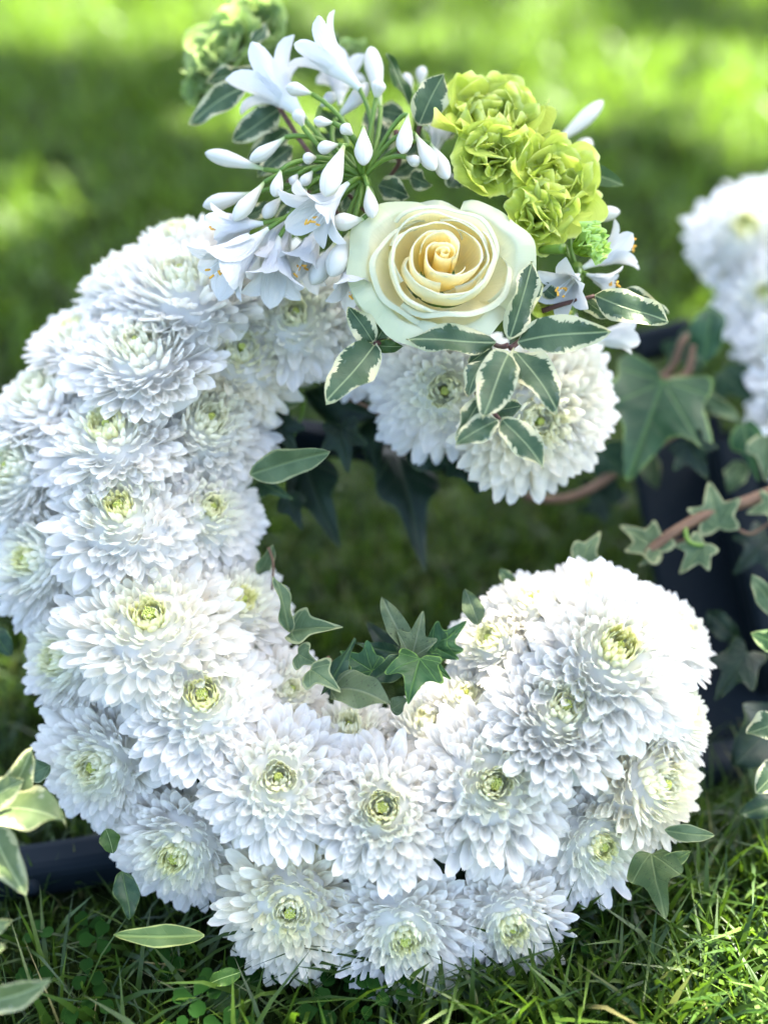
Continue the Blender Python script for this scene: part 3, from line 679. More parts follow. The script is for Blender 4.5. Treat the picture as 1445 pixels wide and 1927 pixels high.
vsprig('variegated leaves tucked between the long buds and the upper left blooms', (540, 400, 0.004),
       [[(540, 340, 0.006), (600, 375, 0.004), (660, 420, 0.004)]],
       [(510, 385, 455, 415, 34, 0.002, 0.004, 0), (560, 390, 510, 420, 36, -0.002, 0.0, 10), (640, 410, 590, 380, 38, 0.002, 0.0, 0), (640, 300, 585, 250, 60, -0.006, -0.008, 0, {'mat': M_plain}),
        (720, 300, 690, 200, 60, -0.010, -0.01, 10), (600, 330, 640, 400, 50, -0.01, -0.01, 0, {'mat': M_plain})])

def dleaf(lab, l, mat=M_ivyd, kind='tri', cat='leaf', group=None, stalk=None, **kw):
    """single leaf: base x,y,d -> tip x,y,d, width px, roll"""
    x0, y0, d0, x1, y1, d1, wd, roll = l; L = math.hypot(x1 - x0, y1 - y0)
    B, T = D(x0, y0, d0), D(x1, y1, d1)
    if kind == 'oval': o = oval_leaf('leaf', B, T, wd / L, roll, mat, None, **kw)
    else:
        wmax = 2 * max(p[0] for p in IVY[kind]); o = ivy_leaf('ivy_leaf', B, T, kind, roll, mat, None, wx=(wd / L) / wmax, **kw)
    tag(o, lab, cat, group); return o
GI = 'ivy leaves round the inner opening'
def wd_(x, y, h): return depth(W(x, y, h))
hole = [
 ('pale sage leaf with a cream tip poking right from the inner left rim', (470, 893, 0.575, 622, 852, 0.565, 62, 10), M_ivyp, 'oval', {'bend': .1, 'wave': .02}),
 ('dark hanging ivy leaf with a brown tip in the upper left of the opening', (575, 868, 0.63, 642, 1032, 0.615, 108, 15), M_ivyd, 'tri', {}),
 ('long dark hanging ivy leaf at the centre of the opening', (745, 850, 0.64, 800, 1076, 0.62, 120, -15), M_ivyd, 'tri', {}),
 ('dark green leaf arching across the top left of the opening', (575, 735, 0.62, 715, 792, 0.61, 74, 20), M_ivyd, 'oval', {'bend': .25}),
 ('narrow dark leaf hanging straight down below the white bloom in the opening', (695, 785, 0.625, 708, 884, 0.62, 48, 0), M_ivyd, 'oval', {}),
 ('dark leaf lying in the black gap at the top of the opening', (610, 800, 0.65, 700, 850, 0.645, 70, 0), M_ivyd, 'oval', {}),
 ('small pale leaf edge tucked under the creamy inner bloom', (520, 768, 0.60, 570, 748, 0.60, 22, 10), M_varp, 'oval', {}),
 ('small dark leaf with a cream tip under the sage leaf', (487, 905, 0.60, 548, 938, 0.59, 46, 0), M_ivy, 'tri', {}),
 ('sage leaf standing on edge beside the inner left bloom', (486, 1085, 0.585, 511, 1026, 0.58, 34, 30), M_ivyp, 'oval', {}),
 ('slender upright curled sage leaf at the left of the lower opening', (545, 1190, 0.575, 518, 1085, 0.575, 34, 30), M_ivyp, 'oval', {'tipx': -.06}),
 ('folded sage leaf lying over the inner lower left rim', (548, 1188, 0.575, 642, 1178, 0.565, 62, -25), M_ivyp, 'tri', {'fold': .7}),
 ('narrow green leaf curving upward next to the folded sage leaf', (604, 1308, 0.555, 670, 1202, 0.56, 36, 25), M_ivy, 'oval', {'bend': .25}),
 ('curled olive leaf arching over the inner bottom rim', (622, 1300, 0.555, 738, 1322, 0.545, 74, -30), M_ivys, 'oval', {'bend': .5, 'wave': .06}),
 ('speckled grey green ivy leaf standing up in the middle of the lower opening', (775, 1238, 0.565, 796, 1150, 0.57, 76, 0), M_ivys, 'star', {'bend': .1}),
 ('speckled ivy leaf with a long thin tip bending left', (768, 1232, 0.567, 728, 1120, 0.575, 44, 10), M_ivys, 'oval', {'bend': .3, 'tipx': -.12}),
 ('narrow green leaf reaching left from the middle ivy cluster', (772, 1232, 0.57, 664, 1214, 0.575, 28, 10), M_ivy, 'oval', {}),
 ('glossy mid green ivy leaf with yellow rim lying on the inner bottom rim', (790, 1240, 0.555, 768, 1322, 0.545, 98, 8), M_ivy, 'wide', {'col': (1.3, 1.5, .9, 1)}),
 ('green leaf pointing down left from the ivy cluster to the bottom rim', (775, 1240, 0.56, 690, 1282, 0.555, 48, -10), M_ivy, 'oval', {}),
 ('green ivy leaf spreading right under the lower end blooms', (812, 1228, 0.575, 878, 1168, 0.58, 74, 0), M_ivy, 'wide', {'col': (1.1, 1.3, .9, 1)}),
 ('small green leaf between the glossy leaf and the end bloom', (800, 1240, 0.565, 848, 1278, 0.56, 42, 0), M_ivy, 'tri', {'col': (1.1, 1.3, .9, 1)}),
 ('speckled pale pointed leaf standing beside the lower end blooms', (900, 1176, 0.575, 878, 1106, 0.58, 40, 0), M_ivys, 'oval', {}),
 ('dark green leaf behind the upper left of the lower end', (900, 1160, 0.60, 958, 1100, 0.60, 60, 0), M_ivyd, 'tri', {}),
 ('tiny bright leaf tip above the lower end at its left', (966, 1104, 0.585, 942, 1068, 0.585, 28, 0), M_ivyp, 'oval', {}),
 ('dark leaf below the curled olive leaf on the inner bottom rim', (660, 1310, 0.575, 600, 1240, 0.58, 60, 0), M_ivyd, 'tri', {}),
 ('olive leaf tip showing over the bottom rim right of the curled leaf', (735, 1335, 0.556, 768, 1318, 0.555, 30, 0), M_ivys, 'oval', {}),
]
for lab, l, mat, kind, kw in hole:
    if l[1] > 1160: l = (l[0], l[1], l[2] - 0.012, l[3], l[4], l[5] - 0.016, l[6], l[7])
    dleaf(lab, l, mat, kind, 'leaf', GI, seed=l[0], **kw)
hs = sprig('ivy_vine', D(560, 740, 0.62), 'thin pale ivy tendrils crossing the dark upper left of the opening', 'stem')
stem('tendril', [D(572, 745, 0.615), D(568, 780, 0.612), D(545, 835, 0.61), D(528, 870, 0.61)], 0.0010, 0.0006, M_ped, hs)
stem('tendril', [D(640, 745, 0.61), D(700, 770, 0.60), D(745, 815, 0.60)], 0.0011, 0.0008, M_istem, hs)
stem('tendril', [D(505, 1030, 0.58), D(514, 1060, 0.58), D(512, 1110, 0.58)], 0.0008, 0.0005, M_istem, hs)
stem('tendril', [D(612, 1240, 0.57), D(640, 1265, 0.57), D(700, 1290, 0.57)], 0.0022, 0.0014, M_istem, hs)

GT = 'ivy leaves trailing at the right between the letters'
right = [
 ('large blurred dark green ivy leaf with a long tip pointing down', (1247, 718, 0.655, 1180, 905, 0.640, 235, 0), M_ivy, 'wide', {'bend': .12, 'col': (1.1, 1.2, 1.0, 1)}),
 ('folded green ivy leaf hanging beside the second white letter', (1340, 575, 0.67, 1328, 690, 0.665, 66, 10), M_ivy, 'oval', {'col': (1.2, 1.35, 1.2, 1)}),
 ('small star shaped pale ivy leaf with its tip pointing up', (1352, 995, 0.615, 1333, 905, 0.62, 96, 0), M_ivyp, 'star', {}),
 ('small pale ivy leaf hanging from the woody stem with its tip down left', (1325, 1022, 0.61, 1278, 1080, 0.61, 76, 0), M_ivyp, 'star', {}),
 ('pale ivy leaf at the left end of the woody stem', (1244, 1040, 0.61, 1165, 985, 0.625, 78, 15), M_ivyp, 'star', {}),
 ('pale forked ivy leaf rising just above the top of the lower end', (1085, 1062, 0.60, 1130, 1000, 0.605, 60, 10), M_ivyp, 'tri', {}),
 ('tiny pale ivy leaf beneath the stem end above the end blooms', (1240, 1040, 0.61, 1200, 1065, 0.61, 34, 0), M_ivyp, 'tri', {}),
 ('pale ivy leaf cut by the right edge on the woody stem', (1470, 950, 0.62, 1405, 965, 0.62, 70, 10), M_ivyp, 'star', {}),
 ('yellow green narrow leaf pointing right under the second letter', (1290, 735, 0.67, 1400, 788, 0.665, 36, 0), M_ivyp, 'oval', {}),
 ('green leaf at the right edge below the second letter, upper one', (1400, 800, 0.65, 1425, 905, 0.64, 60, 10), M_ivy, 'tri', {'col': (1.2, 1.4, 1.0, 1)}),
 ('pale ivy leaf hanging at the right edge below the second letter', (1440, 820, 0.64, 1440, 905, 0.635, 70, 0), M_ivyp, 'tri', {}),
 ('sage ivy leaf hanging under the large blurred one', (1215, 850, 0.68, 1232, 920, 0.675, 40, 0), M_ivyp, 'oval', {'col': (.6, .6, .5, 1)}),
 ('dark green leaf behind the upper bloom end beside the brown stem', (1150, 950, 0.70, 1090, 900, 0.70, 100, 0), M_ivyd, 'wide', {}),
 ('pale leaf reaching in at the right edge with its tip up left', (1462, 1165, 0.60, 1417, 1080, 0.60, 44, 10), M_ivyp, 'oval', {}),
 ('small cream edged leaf at the right edge, upper one', (1470, 1218, 0.585, 1414, 1190, 0.585, 44, 0), M_var, 'oval', {'col': (1.2, 1.4, .8, 1)}),
 ('cream edged leaf curling at the right edge, middle one', (1475, 1350, 0.575, 1410, 1390, 0.575, 60, 10), M_var, 'oval', {'tipx': .1, 'wave': .09}),
 ('cream edged leaf at the right edge, lowest one', (1480, 1440, 0.575, 1420, 1490, 0.57, 60, 0), M_var, 'oval', {}),
 ('large dark green leaf at the right edge in front of the stand', (1470, 1345, 0.62, 1385, 1440, 0.60, 110, -20), M_ivyd, 'oval', {}),
 ('dark drooping leaf at the right edge over the shaded grass', (1480, 1500, 0.59, 1388, 1535, 0.585, 46, 10), M_ivyd, 'oval', {'col': (1.6, 1.6, 1.4, 1)}),
]
hole2 = [
 ('broad green ivy leaf low in the opening, left of the middle cluster', (700, 1262, 0.560, 640, 1225, 0.565, 88, 0), M_ivy, 'wide', {'col': (1.2, 1.4, 1, 1)}),
 ('sage ivy leaf bending over the rim below the folded leaf', (585, 1262, 0.550, 640, 1300, 0.545, 66, -10), M_ivyp, 'tri', {'bend': .4}),
 ('dark ivy leaf deep behind the middle cluster', (740, 1230, 0.60, 690, 1170, 0.60, 80, 0), M_ivyd, 'star', {}),
 ('mid green ivy leaf right of the speckled upright leaf', (812, 1215, 0.575, 862, 1240, 0.57, 60, 0), M_ivy, 'tri', {'col': (1.1, 1.3, .9, 1)}),
 ('small pale ivy leaf on the inner left rim under the slender one', (560, 1230, 0.565, 600, 1252, 0.56, 44, 0), M_ivyp, 'tri', {}),
]
for lab, l, mat, kind, kw in hole2: dleaf(lab, (l[0], l[1], l[2] - 0.01, l[3], l[4], l[5] - 0.014, l[6], l[7]), mat, kind, 'leaf', GI, seed=l[0], **kw)
right += [
 ('dark ivy leaf against the black stand, just under the large blurred leaf', (1290, 830, 0.64, 1330, 900, 0.635, 90, 0), M_ivyd, 'star', {}),
 ('dark ivy leaf low on the black stand right of the end blooms', (1405, 1230, 0.615, 1345, 1320, 0.61, 95, 10), M_ivyd, 'wide', {}),
 ('dark ivy leaf on the stand above the small hanging pale one', (1440, 1010, 0.635, 1380, 1080, 0.63, 90, -10), M_ivyd, 'star', {}),
 ('shaded narrow leaf behind the right rim of the end blooms', (1330, 1150, 0.63, 1395, 1215, 0.625, 46, 0), M_ivyd, 'oval', {}),
 ('dark green leaf tucked between the brown stem and the upper end blooms', (1130, 850, 0.67, 1195, 900, 0.66, 80, 0), M_ivy, 'tri', {}),
 ('dim green ivy leaf behind the folded leaf of the second letter', (1275, 640, 0.70, 1320, 700, 0.70, 90, 0), M_ivy, 'wide', {}),
 ('mid green leaf low at the right between stand and second letter', (1360, 700, 0.70, 1420, 760, 0.69, 80, 0), M_ivy, 'tri', {}),
 ('small sage leaf on the right just above the woody stem', (1395, 870, 0.66, 1372, 925, 0.655, 44, 0), M_ivyp, 'oval', {'col': (.6, .7, .6, 1)}),
]
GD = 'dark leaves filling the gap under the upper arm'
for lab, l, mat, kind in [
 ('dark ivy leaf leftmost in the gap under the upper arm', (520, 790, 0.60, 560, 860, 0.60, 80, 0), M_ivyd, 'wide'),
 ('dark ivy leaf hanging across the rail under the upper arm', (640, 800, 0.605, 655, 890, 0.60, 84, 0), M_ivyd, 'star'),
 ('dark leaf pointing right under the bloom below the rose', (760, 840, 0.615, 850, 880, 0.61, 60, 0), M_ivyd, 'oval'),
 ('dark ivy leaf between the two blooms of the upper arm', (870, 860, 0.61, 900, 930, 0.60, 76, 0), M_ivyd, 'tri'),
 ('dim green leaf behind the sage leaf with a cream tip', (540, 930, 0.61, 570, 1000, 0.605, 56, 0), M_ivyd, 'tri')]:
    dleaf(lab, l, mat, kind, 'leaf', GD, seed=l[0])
for lab, l, mat, kind, kw in right: dleaf(lab, l, mat, kind, 'leaf', GT, seed=l[0], **kw)
s2 = sprig('ivy_vine', D(1210, 1045, 0.615), 'brown woody ivy stem slanting up to the right edge', 'stem')
stem('woody_stem', [D(1212, 1045, 0.612), D(1262, 1005, 0.612), D(1335, 965, 0.618), D(1400, 945, 0.622), D(1480, 915, 0.63)], 0.0026, 0.0032, M_istem, s2)
stem('leaf_stalk', [D(1288, 995, 0.612), D(1296, 1020, 0.608), D(1322, 1026, 0.608)], 0.0013, 0.0010, M_ped, s2)
stem('leaf_stalk', [D(1380, 990, 0.62), D(1410, 1005, 0.62), D(1445, 985, 0.62)], 0.0009, 0.0008, M_istem, s2)
stem('leaf_stalk', [D(1250, 1028, 0.612), D(1285, 1015, 0.616), D(1300, 1020, 0.616)], 0.0010, 0.0008, M_istem, s2)
s3 = sprig('ivy_vine', D(1000, 935, 0.66), 'curved brown ivy stem behind the upper end of the curve', 'stem')
stem('woody_stem', [D(985, 935, 0.66), D(1050, 940, 0.66), D(1110, 920, 0.66), D(1180, 870, 0.67), D(1290, 800, 0.68)], 0.0022, 0.0030, M_istem, s3)
stem('woody_stem', [D(1230, 720, 0.68), D(1265, 690, 0.68), D(1285, 640, 0.68), D(1320, 620, 0.69)], 0.0022, 0.0018, M_istem, s3)
stem('woody_stem', [D(1250, 720, 0.67), D(1290, 705, 0.67), D(1305, 650, 0.67)], 0.0030, 0.0020, M_istem, s3)

GL = 'leaves showing round the outer foot of the letter'
low = [
 ('pale yellow green pointed leaf under the lower left blooms', (385, 1760, 0.545, 213, 1768, 0.535, 44, 10), M_ivyp, 'oval', {'wave': .015, 'col': (1.3, 1.35, .9, 1)}),
 ('dark green leaf hanging at the end of the left rail', (232, 1640, 0.55, 242, 1730, 0.54, 50, 0), M_ivy, 'oval', {}),
 ('small dark green leaf between two lower left blooms', (200, 1560, 0.55, 215, 1605, 0.55, 40, 0), M_plain, 'oval', {}),
 ('dark drooping leaf in the grass under the cream bloom', (470, 1840, 0.55, 392, 1912, 0.555, 44, 0), M_plain, 'oval', {}),
 ('bright green leaf tip by the grass left of the cream bloom', (455, 1828, 0.54, 386, 1856, 0.54, 32, 0), M_plain, 'oval', {'col': (1.8, 1.8, 1.2, 1)}),
 ('dark leaf under the lowest right blooms by the grass', (860, 1850, 0.55, 945, 1885, 0.55, 54, 0), M_ivy, 'oval', {}),
 ('wavy olive leaf hanging over the grass at the lower right', (1225, 1605, 0.545, 1250, 1728, 0.53, 110, 8), M_ivys, 'tri', {'wave': .09, 'col': (.75, .85, .6, 1)}),
 ('curled top of an olive leaf beside the wavy one at the lower right', (1225, 1640, 0.545, 1303, 1605, 0.54, 34, 0), M_ivyp, 'oval', {'bend': .3, 'col': (.8, .9, .6, 1)}),
 ('smooth green leaf pointing right under the peach tinged bloom', (1250, 1562, 0.55, 1344, 1572, 0.545, 36, 0), M_ivyp, 'oval', {'wave': .01}),
 ('green leaf at the left edge beside the left facing blooms', (-15, 1180, 0.58, 22, 1235, 0.58, 46, 0), M_ivy, 'oval', {}),
 ('grey green leaf peeping from behind the sun flecked bloom', (95, 1440, 0.56, 45, 1462, 0.56, 46, 0), M_ivyp, 'oval', {'col': (.7, .8, .9, 1)}),
]
for lab, l, mat, kind, kw in low: dleaf(lab, l, mat, kind, 'leaf', GL, seed=l[0], **kw)
# sprig reaching in from the left, close to the lens
fl = sprig('leaf_sprig', D(-60, 1530, 0.52), 'pale variegated leaf sprig reaching in from the left edge over the rail', 'leaf sprig')
stem('stem', [D(-120, 1560, 0.52), D(-60, 1530, 0.52), D(-8, 1518, 0.515)], 0.0016, 0.0012, M_istem, fl)
for (x0, y0, d0, x1, y1, d1, wd, roll, kw) in [
 (2, 1515, .515, 66, 1412, .51, 58, 15, {}), (-45, 1520, .512, 44, 1462, .505, 60, -10, {'wave': .03}), (-8, 1518, .512, 121, 1550, .50, 84, -22, {'bend': .3, 'wave': .09}),
 (-20, 1540, .508, 42, 1688, .50, 70, 12, {'wave': .07}), (-60, 1600, .515, 20, 1590, .51, 50, 0, {})]:
    oval_leaf('leaf', D(x0, y0, d0), D(x1, y1, d1), wd / math.hypot(x1 - x0, y1 - y0), roll, M_varp, fl, seed=x1, **kw)
fl2 = sprig('leaf_sprig', D(-60, 1800, 0.50), 'pale leaf sprig at the lower left corner with one long pointed leaf', 'leaf sprig')
stem('stem', [D(-90, 1760, 0.50), D(-60, 1830, 0.50), D(-40, 1890, 0.50)], 0.0014, 0.0010, M_istem, fl2)
for (x0, y0, d0, x1, y1, d1, wd, roll, kw) in [(-40, 1890, .50, 98, 1845, .49, 50, 10, {'wave': .01}), (-60, 1770, .50, 24, 1727, .50, 36, 0, {}), (-60, 1790, .50, 15, 1785, .50, 30, 0, {})]:
    oval_leaf('leaf', D(x0, y0, d0), D(x1, y1, d1), wd / math.hypot(x1 - x0, y1 - y0), roll, M_varp, fl2, seed=x1, **kw)

# ------------------------------------------------------------------ ruffled green flowers
def ruffled(label, loc, nrm, R, petals, mat, seed, spread=(8, 95), ruf=0.10, freq=3.0, tight=1.0, elong=1.0):
    r = random.Random(seed); root = empty('ruffled_flower', loc, frame(nrm), R); tag(root, label, 'flower')
    nu, nv = 14, 33
    for i in range(petals):
        t = (i + 0.5) / petals; th = R_(spread[0] + (spread[1] - spread[0]) * t ** 0.85) ; a = i * 2.39996 + r.uniform(-.3, .3)
        L = (0.62 + 0.40 * t) * r.uniform(0.92, 1.06); wd = (0.36 + 0.40 * t) * tight; p = [r.uniform(0, 6.28) for _ in range(5)]
        v, al, ac = [], [], []
        for q in range(nu):
            u = q / (nu - 1)
            phi = th * (0.45 + 0.62 * u) if i < petals * 0.8 else th * (0.30 + 0.74 * u)
            # centre line leaves the receptacle upward and opens outwards
            cx = 0; cz = 0
            for w_ in range(q): 
                uu = (w_ + 0.5) / (nu - 1); ph_ = th * (0.40 + 0.75 * uu ** 1.2); cx += math.sin(ph_) * L / (nu - 1); cz += math.cos(ph_) * L / (nu - 1) * elong
            ph_ = th * (0.40 + 0.75 * u ** 1.2); N = Vector((-math.cos(ph_), 0, math.sin(ph_)))
            width = wd * (0.20 + 0.85 * u ** 0.6) * (1 - 0.42 * max(0, (u - 0.6) / 0.4) ** 2.2)
            for s in range(nv):
                x_ = -1 + 2 * s / (nv - 1); edge = u * u
                rfl = 0.9 * ruf * (edge ** 1.0) * (math.sin(freq * 2.2 * x_ + p[0]) + 0.6 * math.sin(freq * 4.3 * x_ + p[1] + u) + 0.20 * math.sin(freq * 7.5 * x_ + p[2]) * u)
                cup = 0.35 * wd * x_ * x_
                drop = L * (0.10 * x_ * x_ + 0.10 * abs(x_) ** 4 + 0.022 * math.sin(8 * x_ + p[3]) + 0.010 * math.sin(21 * x_ + p[4])) * u * u
                T = Vector((math.sin(ph_), 0, math.cos(ph_)))
                P = Vector((cx, 0, cz - 0.35)) + Vector((0, width * x_ * (1 + 0.10 * math.sin(4 * u + p[2])), 0)) + N * (cup + rfl) - T * drop
                v.append(P); al.append(u); ac.append(x_)
        g = r.uniform(0.88, 1.05)
        link('petal', mesh('petal', v, grid_faces(nu, nv), mat, {'along': al, 'across': ac}), root, Matrix.Rotation(a, 4, 'Z'), (g, g, g * r.uniform(.8, 1.1), 1))
    return root
def at_px(x, y, h): return W(x, y, h)
def ruf_at(label, x, y, rp, ax, ay, h, *a, **kw):
    loc = W(x, y, h); n = facing(ax, ay); R = rp * depth(loc) / FPX; return ruffled(label, loc, n, R, *a, **kw)
ruf_at('large lime green ruffled flower at the top of the spray', 918, 232, 130, 8, 30, 0.016, 19, M_ruf, 3, ruf=0.13, freq=2.0, tight=1.1)
ruf_at('lime green ruffled flower between the large one and the rose', 925, 300, 96, 8, -4, 0.024, 14, M_ruf, 13, ruf=0.13, freq=2.0, tight=1.1)
ruf_at('bright yellow green ruffled flower right above the rose', 1042, 350, 118, 20, 14, 0.018, 16, M_ruf, 5, ruf=0.13, freq=2.0, tight=1.1)
ruf_at('yellow green ruffled flower touching the right shoulder of the rose', 1010, 412, 94, 12, 0, 0.024, 12, M_ruf, 8, ruf=0.12, freq=2.0, tight=0.9)
sm = ruf_at('smallest frilly green flower lying sideways over the right hand trumpet flowers', 1098, 462, 62, 58, 14, 0.034, 26, M_ruf, 9, spread=(5, 70), ruf=0.16, freq=3.0, tight=0.8, elong=1.15)
for o in sm.children: o.color = (0.72, 0.92, 1.0, 1)
ruf_at('yellow green frilly petals tucked under the right side of the rose', 1030, 560, 55, 20, -10, 0.008, 14, M_ruf, 21, ruf=0.15, freq=3)
ruf_at('pale green blurred flower at the top left of the spray', 428, 100, 100, -25, 20, -0.030, 18, M_rufp, 31, ruf=0.06, freq=1.6)
ruf_at('pale green flower behind the topmost trumpet flower', 486, 42, 72, 0, 10, -0.036, 16, M_rufp, 33, ruf=0.06, freq=1.6)
ruf_at('small pale green bloom low at the far left of the spray', 378, 165, 52, -40, 0, -0.034, 12, M_rufp, 35, ruf=0.06, freq=1.6)
ruf_at('pale green flower peeping out behind the upright bud', 660, 105, 46, 0, 30, -0.034, 12, M_rufp, 37, ruf=0.06, freq=1.6)
stem('small_flower_stem', [W(1060, 468, 0.034), W(1030, 470, 0.026), W(990, 472, 0.01)], 0.0024, 0.0018, M_ped, None)
tag(bpy.data.objects['small_flower_stem'], 'short green stem between the rose and the smallest frilly flower', 'stem')

# ------------------------------------------------------------------ the rose
def rose(x, y, rp, ax, ay, h):
    loc = W(x, y, h); n = facing(ax, ay); R = rp * depth(loc) / FPX
    root = empty('rose', loc, frame(n), R); tag(root, 'large open cream rose with a warm yellow heart in the middle of the spray', 'rose')
    r = random.Random(4)
    def add(fn, nu, nv, tint):
        v, al, ac, tc = [], [], [], []
        for i in range(nu):
            for j in range(nv):
                u, s = i / (nu - 1), -1 + 2 * j / (nv - 1); v.append(fn(u, s)); al.append(u); ac.append(s); tc.append(tint(u, s))
        me = mesh('petal', v, grid_faces(nu, nv), M_rose, {'along': al, 'across': ac})
        ca = me.attributes.new('tint', 'FLOAT_COLOR', 'POINT'); ca.data.foreach_set('color', np.array([(*c, 1) for c in tc], dtype=np.float32).ravel())
        link('petal', me, root)
    mixc = lambda a, b, t: tuple(a[k] * (1 - t) + b[k] * t for k in range(3))
    APR, CRM, PAL, GRN = (0.92, 0.79, 0.34), (0.86, 0.83, 0.56), (0.66, 0.67, 0.48), (0.54, 0.64, 0.30)
    def sst(x, a, b): t = max(0, min(1, (x - a) / (b - a))); return t * t * (3 - 2 * t)
    # tight spiral heart
    def heart(u, s):
        q = (s + 1) / 2; th = q * 2 * math.pi * 2.4; rad = 0.008 + 0.135 * q ** 1.15
        return Vector((math.cos(th) * rad * 1.12, math.sin(th) * rad * 0.9, -0.20 + (0.56 - 0.03 * q) * u + 0.008 * math.sin(th * 2)))
    add(heart, 7, 110, lambda u, s: mixc(APR, CRM, sst(u, 0.75, 1) * 0.9))
    # layer: rim radius, rim height, wall bottom radius, half span, roll-out, count, phase, warm
    def layer(rr, rz, rb, half, roll, phase, warm, pale, tuck=0.05, zb=-0.35, wav=0.01, hdrop=0.10, cx=0.0, cy_=0.0, green=0.0, bulge=0.0):
        p0, p1 = r.uniform(0, 6), r.uniform(0, 6); TM = Matrix.Rotation(r.uniform(-.12, .12), 3, 'X') @ Matrix.Rotation(r.uniform(-.12, .12), 3, 'Y')
        def fn(u, s):
            th = phase + half * s
            rad = rb + (rr - rb) * (u ** 0.7) + tuck * s + bulge * math.sin(math.pi * min(1, u * 1.15)) ** 1.0 * (u < 0.87)
            z = zb + (rz - zb) * math.sin(min(1, u * 1.0) * math.pi / 2) ** 0.95 - hdrop * abs(s) ** 2.6 * u
            if u > 0.80:
                q = (u - 0.80) / 0.20; rad += roll * q * q; z -= roll * 0.55 * q * q * q
            rad += wav * (math.sin(5 * s + p0) + 0.35 * math.sin(13 * s + p1)) * u; z += wav * 1.2 * math.sin(7 * s + p1) * u
            rad -= (0.16 if rr > 0.75 else 0.05) * abs(s) ** 4 * u
            return TM @ Vector((cx * u + math.cos(th) * rad * 1.05, cy_ * u + math.sin(th) * rad * 0.97, z))
        def tint(u, s):
            a = mixc(mixc(APR, CRM, 1 - warm), mixc(CRM, PAL, pale), sst(u, 0.45, 0.95))
            if green: a = mixc(a, GRN, green * sst(u, 0.55, 1.0) * (0.45 + 0.55 * abs(math.sin(2 * s + p0))))
            return a
        add(fn, 15, 25, tint)
    for k_ in range(2): layer(0.225 + 0.03 * k_, 0.34 - 0.01 * k_, 0.14, 1.9, 0.008, 1.2 + k_ * 2.7, 1.0, 0.8, 0.05, -0.30, 0.010, 0.10, 0.01, 0.02, 0, 0.03)
    for k_ in range(2): layer(0.335 + 0.03 * k_, 0.35 - 0.02 * k_, 0.22, 1.75, 0.006, 2.9 + k_ * 2.9, 0.85, 0.9, 0.07, -0.32, 0.014, 0.12, 0.01, 0.0, 0, 0.07)
    for k_ in range(3): layer(0.455 + 0.02 * k_, 0.29 - 0.03 * k_, 0.30, 1.40, 0.012, 4.4 + k_ * 2.1, 0.5, 1.0, 0.08, -0.34, 0.018, 0.13, 0.0, -0.01, 0, 0.12)
    for k_ in range(3): layer(0.555 + 0.02 * k_, 0.235 - 0.03 * k_, 0.36, 1.35, 0.02, 5.6 + k_ * 2.1, 0.3, 1.0, 0.06, -0.34, 0.02, 0.12, 0.0, -0.01, 0, 0.11)
    for k_ in range(3): layer(0.675 + 0.03 * k_, 0.17 - 0.04 * k_, 0.42, 1.30, 0.045, 1.0 + k_ * 2.15, 0.1, 1.0, 0.08, -0.36, 0.026, 0.16, -0.01, -0.02, 0.1, 0.10)
    for ph_, rr, g, zz in ((2.75, 1.0, .8, 0.03), (0.30, 0.99, .5, 0.06), (-1.25, 0.93, .35, -0.04), (1.45, 0.90, .4, -0.02), (-2.45, 0.96, .7, -0.08)):
        layer(rr - 0.10, zz, 0.42, 0.98, 0.17, ph_, 0.0, 1.0, 0.03, -0.42, 0.038, 0.20, 0, 0, g * 0.6, 0.05)
    # green sepals and stem under it
    v, f, ts = tube([Vector((0, 0, -0.40)), Vector((0.1, 0.3, -0.8)), Vector((0.15, 0.6, -1.1))], [0.1, 0.08, 0.08], 10)
    link('stem', mesh('stem', v, f, M_ped), root)
    return root
rose(829, 498, 161, 4, 15, 0.036)

# ------------------------------------------------------------------ agapanthus
def bud_mesh(B, T, wpx_m, origin):
    ax = T - B; L = ax.length; ax.normalize(); F = frame(ax, UP)
    prof = [(0, .16), (.08, .22), (.2, .34), (.35, .58), (.50, .82), (.66, 1.0), (.78, .93), (.88, .72), (.95, .44), (1.0, .08)]
    n = 12; v, al, ac = [], [], []
    sag = 0.03 * L * random.uniform(-1, 1)
    for (t, w) in prof:
        for k_ in range(n):
            a = 2 * math.pi * k_ / n; rib = 1 - 0.05 * (k_ % 2 == 0)
            rr = w * wpx_m / 2 * rib
            v.append(B - origin + ax * (t * L) + F @ Vector((math.cos(a) * rr + sag * math.sin(math.pi * t), math.sin(a) * rr, 0))); al.append(t); ac.append(1.0 if k_ % 4 == 0 else 0.0)
    f = grid_faces(len(prof), n, wrap=True) + [tuple(range((len(prof) - 1) * n, len(prof) * n))]
    return mesh('bud', v, f, M_bud, {'along': al, 'across': ac})
